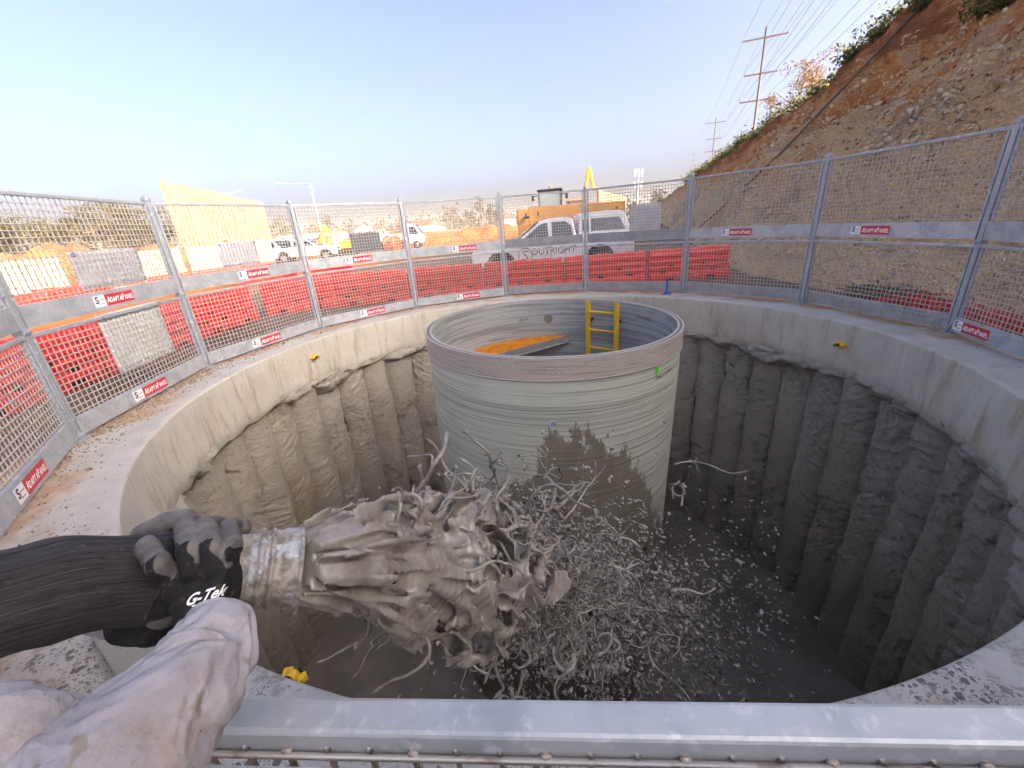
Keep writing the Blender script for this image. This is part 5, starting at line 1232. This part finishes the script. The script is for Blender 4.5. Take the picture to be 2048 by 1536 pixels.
# ------------------------------------------------------------------ plants
def leaf_mesh(name, C, size, rng, asp=.45, droop=0.):
    n = len(C); u = rng.normal(size=(n, 3)); u[:, 2] -= droop; u /= np.linalg.norm(u, axis=1)[:, None]; w = np.cross(u, rng.normal(size=(n, 3))); w /= np.linalg.norm(w, axis=1)[:, None]+1e-9
    s = (np.asarray(size)*rng.uniform(.6, 1.4, n))[:, None]; V = np.stack([C-u*s, C+w*s*asp, C+u*s, C-w*s*asp], 1).reshape(-1, 3)
    me = mkmesh(name, V, np.arange(4*n).reshape(-1, 4)); a = me.attributes.new('tint', 'FLOAT', 'FACE'); a.data.foreach_set('value', rng.rand(n).astype(np.float32)); return me
def m_leaf(name, c0, c1, c2):
    n = Nd(name); t = n.attr('tint'); c = n.mix(n.rmp(t, 0., .6), c0, c1); c = n.mix(n.rmp(t, .7, 1.), c, c2)
    n.put(n.p.inputs['Subsurface Weight'], 0.); return n.fin(c, .7, 0, .2)
LEAF_GUM = m_leaf('gum_leaves', S(50, 53, 32), S(70, 67, 40), S(90, 79, 50)); LEAF_GOLD = m_leaf('sun_gold_leaves', S(118, 92, 62), S(142, 114, 76), S(166, 136, 92)); LEAF_SCRUB = m_leaf('scrub_leaves', S(58, 70, 36), S(88, 92, 46), S(130, 120, 66))  # golden sunlight is put into the crest tree's leaf colours
LEAF_FAR = m_leaf('haze_tint_leaves', S(84, 80, 64), S(100, 92, 74), S(114, 102, 82))  # distance haze mixed into paler, greyer leaf colours
BARK = mat('pale_bark', S(150, 132, 112), .9, 0, [(3., S(104, 88, 74), .45, .65, (4., 4., 1.))])
def tree(loc, H, W_, leaf, lab, grp, seed, n=1700, trunk=.4, name='gum_tree', ls=.22):
    rng = np.random.RandomState(seed); p = empty(name, tuple(loc), rng.uniform(0, 6), lab, 'tree', grp)
    mb = MB(); top = np.array([rng.normal()*.05*H, rng.normal()*.05*H, H*.62]); P = spline([(0, 0, -.2), (rng.normal()*.03*H, rng.normal()*.03*H, H*.3), top], 8); mb.tube(P, np.linspace(.022*H, .009*H, 8), 7)
    C = []; 
    for k in range(11):
        a = rng.uniform(0, 2*pi); b = P[rng.randint(3, 8)]; e = b+np.array([cos(a)*W_*rng.uniform(.25, .5), sin(a)*W_*rng.uniform(.25, .5), H*rng.uniform(.12, .36)]); e[2] = min(e[2], H*.97)
        m_ = (b+e)/2+rng.normal(size=3)*.04*H; L = spline([b, m_, e], 7); mb.tube(L, np.linspace(.009*H, .0025*H, 7), 5)
        for j in range(4):
            c = L[rng.randint(3, 7)]+rng.normal(size=3)*[W_*.09, W_*.09, H*.05]; C.append((c, rng.uniform(.6, 1.25)))
    mb.build('trunk', BARK, p, True)
    w = np.array([c[1] for c in C]); idx = rng.choice(len(C), n, p=w/w.sum()); cc = np.array([c[0] for c in C])[idx]; rr = w[idx][:, None]
    q = rng.normal(size=(n, 3)); q /= np.linalg.norm(q, axis=1)[:, None]; q *= rng.rand(n, 1)**.45
    pos = cc+q*rr*np.array([W_*.15, W_*.15, H*.075])
    o = mkobj('crown', leaf_mesh('crown', pos, ls*H/12, rng, .42, .3), leaf, p); return p
GT = 'gum trees beyond the hoarding'
for k, (px, top, D, W_) in enumerate(((-30, 428, 78, 11), (40, 438, 84, 10), (98, 415, 80, 10), (150, 432, 90, 9), (205, 392, 76, 11), (258, 400, 82, 10), (305, 402, 88, 9))):
    q = aty(px, horizon(px)-4, D*.75); z = aty(px, top, D*.75)[2]; q[2] = 0
    tree(q, z, W_, LEAF_GUM, 'broad dusty gum tree in the row beside the cream wall', GT, 30+k, 2600, ls=.26)
q = aty(335, 505, 95.); tree((q[0]-4, q[1], 0), 9, 8, LEAF_GUM, 'dense gum tree close behind the end of the cream wall', GT, 55, 2200)
for k, (px, hh, Y, W_) in enumerate(((640, 9, 150, 9), (905, 9.5, 150, 6), (945, 8, 170, 5), (962, 11, 165, 4), (985, 10, 150, 4), (1000, 7, 140, 4), (1225, 9, 160, 6), (1310, 10, 170, 6), (560, 9, 140, 7))):
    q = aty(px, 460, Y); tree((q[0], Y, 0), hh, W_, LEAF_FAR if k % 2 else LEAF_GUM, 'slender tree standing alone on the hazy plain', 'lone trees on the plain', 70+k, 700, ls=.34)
# tree with golden sunlight in its leaf colour on top of the bank, and the brush along its edge
i_ = bank_pt(np.array([46.]), np.array([1.10]))[0]; d_ = ray(1580, 258); k_ = 50./d_[1]; Pt = CO+d_*k_
tree((Pt[0], Pt[1], Pt[2]-1.6), 8.4, 6.0, LEAF_GOLD, 'slender tree with leaves coloured as if sunlit gold, behind the crest of the bank', 'crest trees', 91, 3400, ls=.15, name='golden_tree')
def scrub():
    rng = np.random.RandomState(12); C = []; 
    for k in range(620):
        s = 10+110*rng.rand()**1.7; lat = rng.uniform(.965, 1.03) if rng.rand() < .7 else rng.uniform(1.0, 1.06); b = bank_pt(np.array([s]), np.array([lat]))[0]; h = rng.uniform(.12, .42)*(1+s/70); n = int(34+30*rng.rand())
        q = rng.normal(size=(n, 3))*[h*.8, h*.8, h*.6]; q[:, 2] = np.abs(q[:, 2]); C.append(b+q)
    C = np.concatenate(C); o = mkobj('crest_scrub', leaf_mesh('crest_scrub', C, .075+.0015*C[:, 1], rng, .35, -.4), LEAF_SCRUB); tag(o, 'straggling green scrub along the crest of the bank', 'scrub', kind='stuff')
    # long stems standing out against the sky
    mb = MB()
    for k in range(200):
        s = 12+60*rng.rand()**1.4; b = bank_pt(np.array([s]), np.array([rng.uniform(.98, 1.04)]))[0]; h = rng.uniform(.3, .9); d = rng.normal(size=3)*.35; d[2] = 1
        mb.tube([b, b+d*h*.5, b+d*h+[0, 0, -.05]], [.006, .005, .003], 3)
    o = mb.build('dry_stalks', mat('dry_stalk', S(134, 118, 74), .9)); tag(o, 'thin dry stalks standing along the crest of the bank', 'stalks', kind='stuff')
scrub()
def bush(s, t, r, lab, seed):
    rng = np.random.RandomState(seed); b = bank_pt(np.array([s]), np.array([t]))[0]; p = empty('bush', tuple(b), 0, lab, 'bush', 'bushes on the bank'); n = 900
    q = rng.normal(size=(n, 3)); q /= np.linalg.norm(q, axis=1)[:, None]; q *= rng.rand(n, 1)**.5*r; q[:, 2] = np.abs(q[:, 2])*.9
    mkobj('foliage', leaf_mesh('foliage', q, .075, rng, .3), LEAF_SCRUB, p); mb = MB()
    for k in range(7): d = rng.normal(size=3); d[2] = abs(d[2])+.4; d /= np.linalg.norm(d); mb.tube([(0, 0, -.1), d*r*.5, d*r*.9], [.02, .014, .006], 5)
    mb.build('stems', BARK, p)
BVB = BVHTree.FromPolygons(BP.reshape(-1, 3).tolist(), grid_faces(len(BS), len(BT)).tolist())
def hit(px, py):
    h = BVB.ray_cast(Vector(CO), Vector(ray(px, py)).normalized()); return np.array(h[0]) if h[0] else None
def st_of(P): return P[:2]@UV
for k, (px, py, r) in enumerate(((2000, 22, .55), (1855, 12, .4), (1640, 180, .5))):
    P = hit(px, py)
    if P is not None:
        s = st_of(P); j = np.argmin(np.linalg.norm(BP[np.clip(np.searchsorted(BS, s), 0, len(BS)-1)]-P, axis=1)); bush(s, BT[j], r*(1+.02*s), ('dark green bush hanging on the upper face of the bank', 'low bush at the top edge of the bank above the drain', 'low bush beside the golden tree')[k], 5+k)

# ------------------------------------------------------------------ loose rock on the bank, drain, netting
def rocks():
    rng = np.random.RandomState(77); ico = bmesh.new(); bmesh.ops.create_icosphere(ico, subdivisions=1, radius=1.); iv = np.array([v.co[:] for v in ico.verts]); fi = np.array([[v.index for v in f.verts] for f in ico.faces]); ico.free()
    cols = {'tan': mat('tan_rock', S(208, 184, 146), .95, 0, [(6., S(170, 142, 108), .4, .65)], [(14., .03)]), 'grey': mat('grey_rock', S(190, 176, 154), .95, 0, [(6., S(142, 128, 112), .4, .65)], [(14., .03)]), 'brown': mat('brown_rock', S(142, 100, 64), .95, 0, [(6., S(104, 72, 48), .4, .65)], [(14., .03)])}
    for nm, N, t0, t1 in (('tan', 5200, .05, .75), ('grey', 4200, .0, .5), ('brown', 2600, .3, .98)):
        Vs, Fs = [], []; s = 3+30*rng.rand(N)**1.3; t = t0+(t1-t0)*rng.rand(N); m_ = (pnoise(np.stack([s*.35, t*5, 0*s+len(nm)], 1)) > -.12); s, t = s[m_], t[m_]; P = bank_pt(s, t)
        for k in range(len(s)):
            r = rng.uniform(.016, .05)*(1+s[k]/26)*(1.9 if rng.rand() < .06 else 1); A_ = np.linalg.qr(rng.normal(size=(3, 3)))[0]*(r*np.array([1, .7, .45])); Vs.append((iv*(1+.35*rng.uniform(-1, 1, (len(iv), 1))))@A_.T+P[k]); Fs.append(fi+k*len(iv))
        o = mkobj('loose_rock', mkmesh('loose_rock', np.concatenate(Vs), np.concatenate(Fs)), cols[nm]); tag(o, {'tan': 'tan', 'grey': 'grey', 'brown': 'brown'}[nm]+' rock fragments strewn over the cut bank', 'rock', kind='stuff')
    # paler slabs in a band across the face
    rg = np.random.RandomState(5)
    for k in range(46):
        u = rg.rand(); px = 1900+(1590-1900)*u+rg.normal()*14; py = 190+(400-190)*u+rg.normal()*16; P = hit(px, py)
        if P is None: continue
        r = rg.uniform(.05, .14)*np.linalg.norm(P-CO)/12; A_ = np.linalg.qr(rg.normal(size=(3, 3)))[0]*(r*np.array([1, .6, .35])); o = mkobj('rock_slab', mkmesh('rock_slab', (iv*(1+.3*rg.uniform(-1, 1, (len(iv), 1))))@A_.T, fi), cols['grey'], None, tuple(P)); tag(o, 'pale grey slab of rock standing out of the face of the bank', 'rock', 'pale slabs in the bank')
rocks()
def drain():
    pts = []
    for px, py in ((1905, -40), (1838, 22), (1770, 94), (1700, 167), (1630, 240), (1560, 312), (1500, 368), (1450, 414), (1400, 457), (1350, 492)):
        P = hit(px, py)
        if P is not None: pts.append(P+np.array([-.05, -.03, .07]))
    P = spline(pts, 90); o = MB().tube(P, .045, 10).build('drain_pipe', mat('dark_drain', S(96, 80, 64), .7, 0, [(3., S(124, 84, 66), .5, .65)]), None, True); tag(o, 'long dark drain pipe laid slantwise down the bank', 'drain pipe')
drain()
def netting():
    rng = np.random.RandomState(3); mb = MB(); a, b = onz(1780, 606), onz(2080, 690); 
    for k in range(210):
        u = rng.rand(); c = a+(b-a)*u+np.array([rng.normal()*.12+.25, rng.normal()*.12+.15, 0]); d = rng.normal(size=3)*[.5, .5, .05]+(b-a)/np.linalg.norm(b-a)*.5; h = .03+.16*rng.rand()
        P = np.array([c-d*.4, c-d*.1+[0, 0, h*.7], c+d*.15+[0, 0, h], c+d*.45]); P[:, 2] = np.maximum(P[:, 2], 0.005); mb.tube(spline(P, 9), .006, 4)
    o = mb.build('safety_netting', mat('red_netting', S(206, 52, 48), .6)); tag(o, 'crumpled red plastic netting heaped at the foot of the bank', 'netting', kind='stuff')
    mb = MB(); a = onz(1690, 588); b = onz(1850, 615)
    for k in range(150):
        c = a+(b-a)*rng.rand()+np.array([rng.normal()*.1+.3, rng.normal()*.15+.2, .02+.13*rng.rand()]); d = rng.normal(size=3)*[1, 1, .25]; d /= np.linalg.norm(d); L = rng.uniform(.05, .2); mb.bar(c-d*L, c+d*L, rng.uniform(.01, .05), rng.uniform(.008, .02))
    o = mb.build('rubble', mat('dark_rubble', S(104, 92, 78), .9, 0, [(8., S(150, 134, 112), .5, .68)])); tag(o, 'heap of splintered dark rubble behind the fence toe board', 'rubble', kind='stuff')
netting()
def gravel():
    rng = np.random.RandomState(6); Vs, Fs = [], []; ico = bmesh.new(); bmesh.ops.create_icosphere(ico, subdivisions=1, radius=1.); iv = np.array([v.co[:] for v in ico.verts]); fi = np.array([[v.index for v in f.verts] for f in ico.faces]); ico.free(); k = 0
    def put(x, y, r):
        nonlocal k
        A_ = np.linalg.qr(rng.normal(size=(3, 3)))[0]*(r*np.array([1, .75, .5])); Vs.append((iv*(1+.3*rng.uniform(-1, 1, (len(iv), 1))))@A_.T+[x, y, r*.3]); Fs.append(fi+k*len(iv)); k += 1
    for _ in range(2600):
        a = rad(rng.normal(183, 13)); rr = 5.08-abs(rng.normal(0, .17))
        if rng.rand() < .45: a = rad(rng.uniform(95, 215)); rr = 5.1-abs(rng.normal(0, .06))
        put(PX+rr*cos(a), PY+rr*sin(a), rng.uniform(.004, .013)*(1+1.1*(rng.rand() < .06)))
    for _ in range(260):
        a = rad(rng.uniform(120, 245)); rr = rng.uniform(4.5, 5.1); put(PX+rr*cos(a), PY+rr*sin(a), rng.uniform(.004, .011))
    for _ in range(420):
        a = rad(rng.uniform(-20, 100)); rr = 5.1-abs(rng.normal(0, .10)); put(PX+rr*cos(a), PY+rr*sin(a), rng.uniform(.004, .010))
    o = mkobj('gravel', mkmesh('gravel', np.concatenate(Vs), np.concatenate(Fs)), mat('dusty_gravel', S(150, 134, 114), .95, 0, [(30., S(112, 100, 88), .4, .65)])); tag(o, 'loose gravel swept along the foot of the fence on the ring beam', 'gravel', kind='stuff')
gravel()
def mound(px, py, D, w, d, h, lab):
    q = aty(px, py, D); nx, ny = 44, 26; x = np.linspace(-1, 1, nx); y = np.linspace(-1, 1, ny); X, Y_ = np.meshgrid(x, y, indexing='ij'); V = np.stack([X.ravel()*w, Y_.ravel()*d, 0*X.ravel()], 1); b = np.clip(1-X**2, 0, 1).ravel()**.7*np.clip(1-Y_**2, 0, 1).ravel(); V[:, 2] = h*b*(1+.5*fbm(V*.35+px, 4))-.05
    o = mkobj('earth_mound', mkmesh('earth_mound', V, grid_faces(nx, ny), True), mat('orange_clay', S(156, 104, 56), .95, 0, [(.6, S(138, 84, 42), .4, .62), (4., S(166, 130, 92), .58, .72)], [(3., .15)]) if 'orange_clay' not in bpy.data.materials else bpy.data.materials['orange_clay'], None, (q[0], q[1], 0)); tag(o, lab, kind='structure')
mound(70, 520, 44., 26, 4, 2.4, 'long orange clay bund below the gum trees'); mound(720, 500, 60., 16, 4, 1.6, 'orange clay heap behind the vehicles'); mound(970, 470, 62., 9, 3, 1.5, 'orange clay heap by the lone trees'); mound(860, 490, 48., 6, 2, .8, 'low clay heap in front of the tray truck')
def far_trees():
    rng = np.random.RandomState(40); C = []
    for k in range(420):
        a = rad(rng.uniform(-62, 30)); D = rng.uniform(330, 620); h = rng.uniform(5, 13)*(1.2 if rng.rand() < .1 else 1); c = np.array([sin(a)*D, cos(a)*D, 0]); n = 46; q = rng.normal(size=(n, 3))*[h*.6, h*.6, h*.28]; q[:, 2] += h*.55; q[:, 2] = np.abs(q[:, 2]); C.append(c+q)
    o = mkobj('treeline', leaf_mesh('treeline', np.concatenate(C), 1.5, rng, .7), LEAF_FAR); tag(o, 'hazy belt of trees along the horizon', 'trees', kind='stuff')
far_trees()

# ------------------------------------------------------------------ power line on top of the bank
def power_line():
    WOOD = mat('weathered_timber', S(108, 97, 86), .85, 0, [(2., S(84, 75, 67), .45, .65, (8., 8., 1.))]); INS = mat('insulator', S(120, 112, 108), .4); CAB = mat('conductor', S(70, 74, 84), .5, .4)
    tops = []; arms = []
    X0 = np.array([-LV[1]*0+LV[0], LV[1], 0.])
    specs = [((1511, 280), (1533, 54), None), ((1425, 350), (1432, 236), None), ((1381, 348), (1387, 306), None)]
    D0 = 60.; H0 = None; poles = []
    for k, (b, t, _) in enumerate(specs):
        D = D0 if k == 0 else D0*np.hypot(specs[0][0][0]-specs[0][1][0], specs[0][0][1]-specs[0][1][1])/np.hypot(b[0]-t[0], b[1]-t[1])
        B = aty(b[0], b[1], D); T = aty(t[0], t[1], D); poles.append((np.array([T[0], T[1], B[2]-1.5]), T[2], D))
    d = poles[1][0]-poles[0][0]; d[2] = 0
    near = (poles[0][0]-d*.98, poles[0][1]+.0, 0); allp = [near]+poles
    cd = np.array([d[1], -d[0], 0])/np.linalg.norm(d); ends = []
    for k, (B, zt, D) in enumerate(allp):
        p = empty('power_pole', tuple(B), 0, ('timber power pole overhead beside the shaft', 'timber power pole with three crossarms beside the golden tree', 'smaller timber power pole further along the bank', 'tiny far timber power pole at the end of the bank')[k], 'power pole', 'poles of the power line')
        h = zt-B[2]; MB().tube([(0, 0, 0), (0, 0, h*.5), (0, 0, h)], [.15, .13, .10], 8).build('pole', WOOD, p, True); e = []
        for z, w in ((h-1.0, 2.4), (h-4.6, 1.8), (h-7.4, 2.0)):
            ar = MB().bar(cd*-w+[0, 0, z], cd*w+[0, 0, z], .13, .16).build('crossarm', WOOD, p)
            for f in (-1, 1) if z > h-2 else (-1, -.45, .45, 1):
                q = cd*w*f*.97; MB().tube([q+[0, 0, z+.05], q+[0, 0, z+.38]], [.05, .035], 6).build('insulator', INS, ar); e.append(B+q+[0, 0, z+.38])
            MB().bar((0, 0, z-.8), cd*w*.45+[0, 0, z-.05], .05).build('brace', WOOD, ar)
        e.append(B+np.array([0, 0, h+.05])); ends.append(e)
    for a, b in zip(ends[:-1], ends[1:]):
        for P, Q in zip(a, b):
            t = np.linspace(0, 1, 22)[:, None]; L = P+(Q-P)*t; L[:, 2] -= (1.1*4*t*(1-t))[:, 0]; dist = np.linalg.norm(L-CO, axis=1)
            o = MB().tube(L, .018, 4).build('power_cable', CAB); tag(o, 'thin overhead cable strung between the timber poles', 'cable', 'cables of the power line')
power_line()

# ------------------------------------------------------------------ thin warm haze over the plain
def haze():
    n = bpy.data.materials.new('haze_air'); n.use_nodes = True; t = n.node_tree; t.nodes.clear(); o = t.nodes.new('ShaderNodeOutputMaterial'); v = t.nodes.new('ShaderNodeVolumePrincipled')
    v.inputs['Color'].default_value = (.93, .93, .95, 1); v.inputs['Density'].default_value = .00036; v.inputs['Anisotropy'].default_value = .0; t.links.new(v.outputs[0], o.inputs['Volume'])
    b = MB().box((0, 300, 14), (2600, 2600, 44)).build('haze', n); tag(b, 'thin pale haze lying over the site and the plain', 'haze', kind='stuff')
haze()
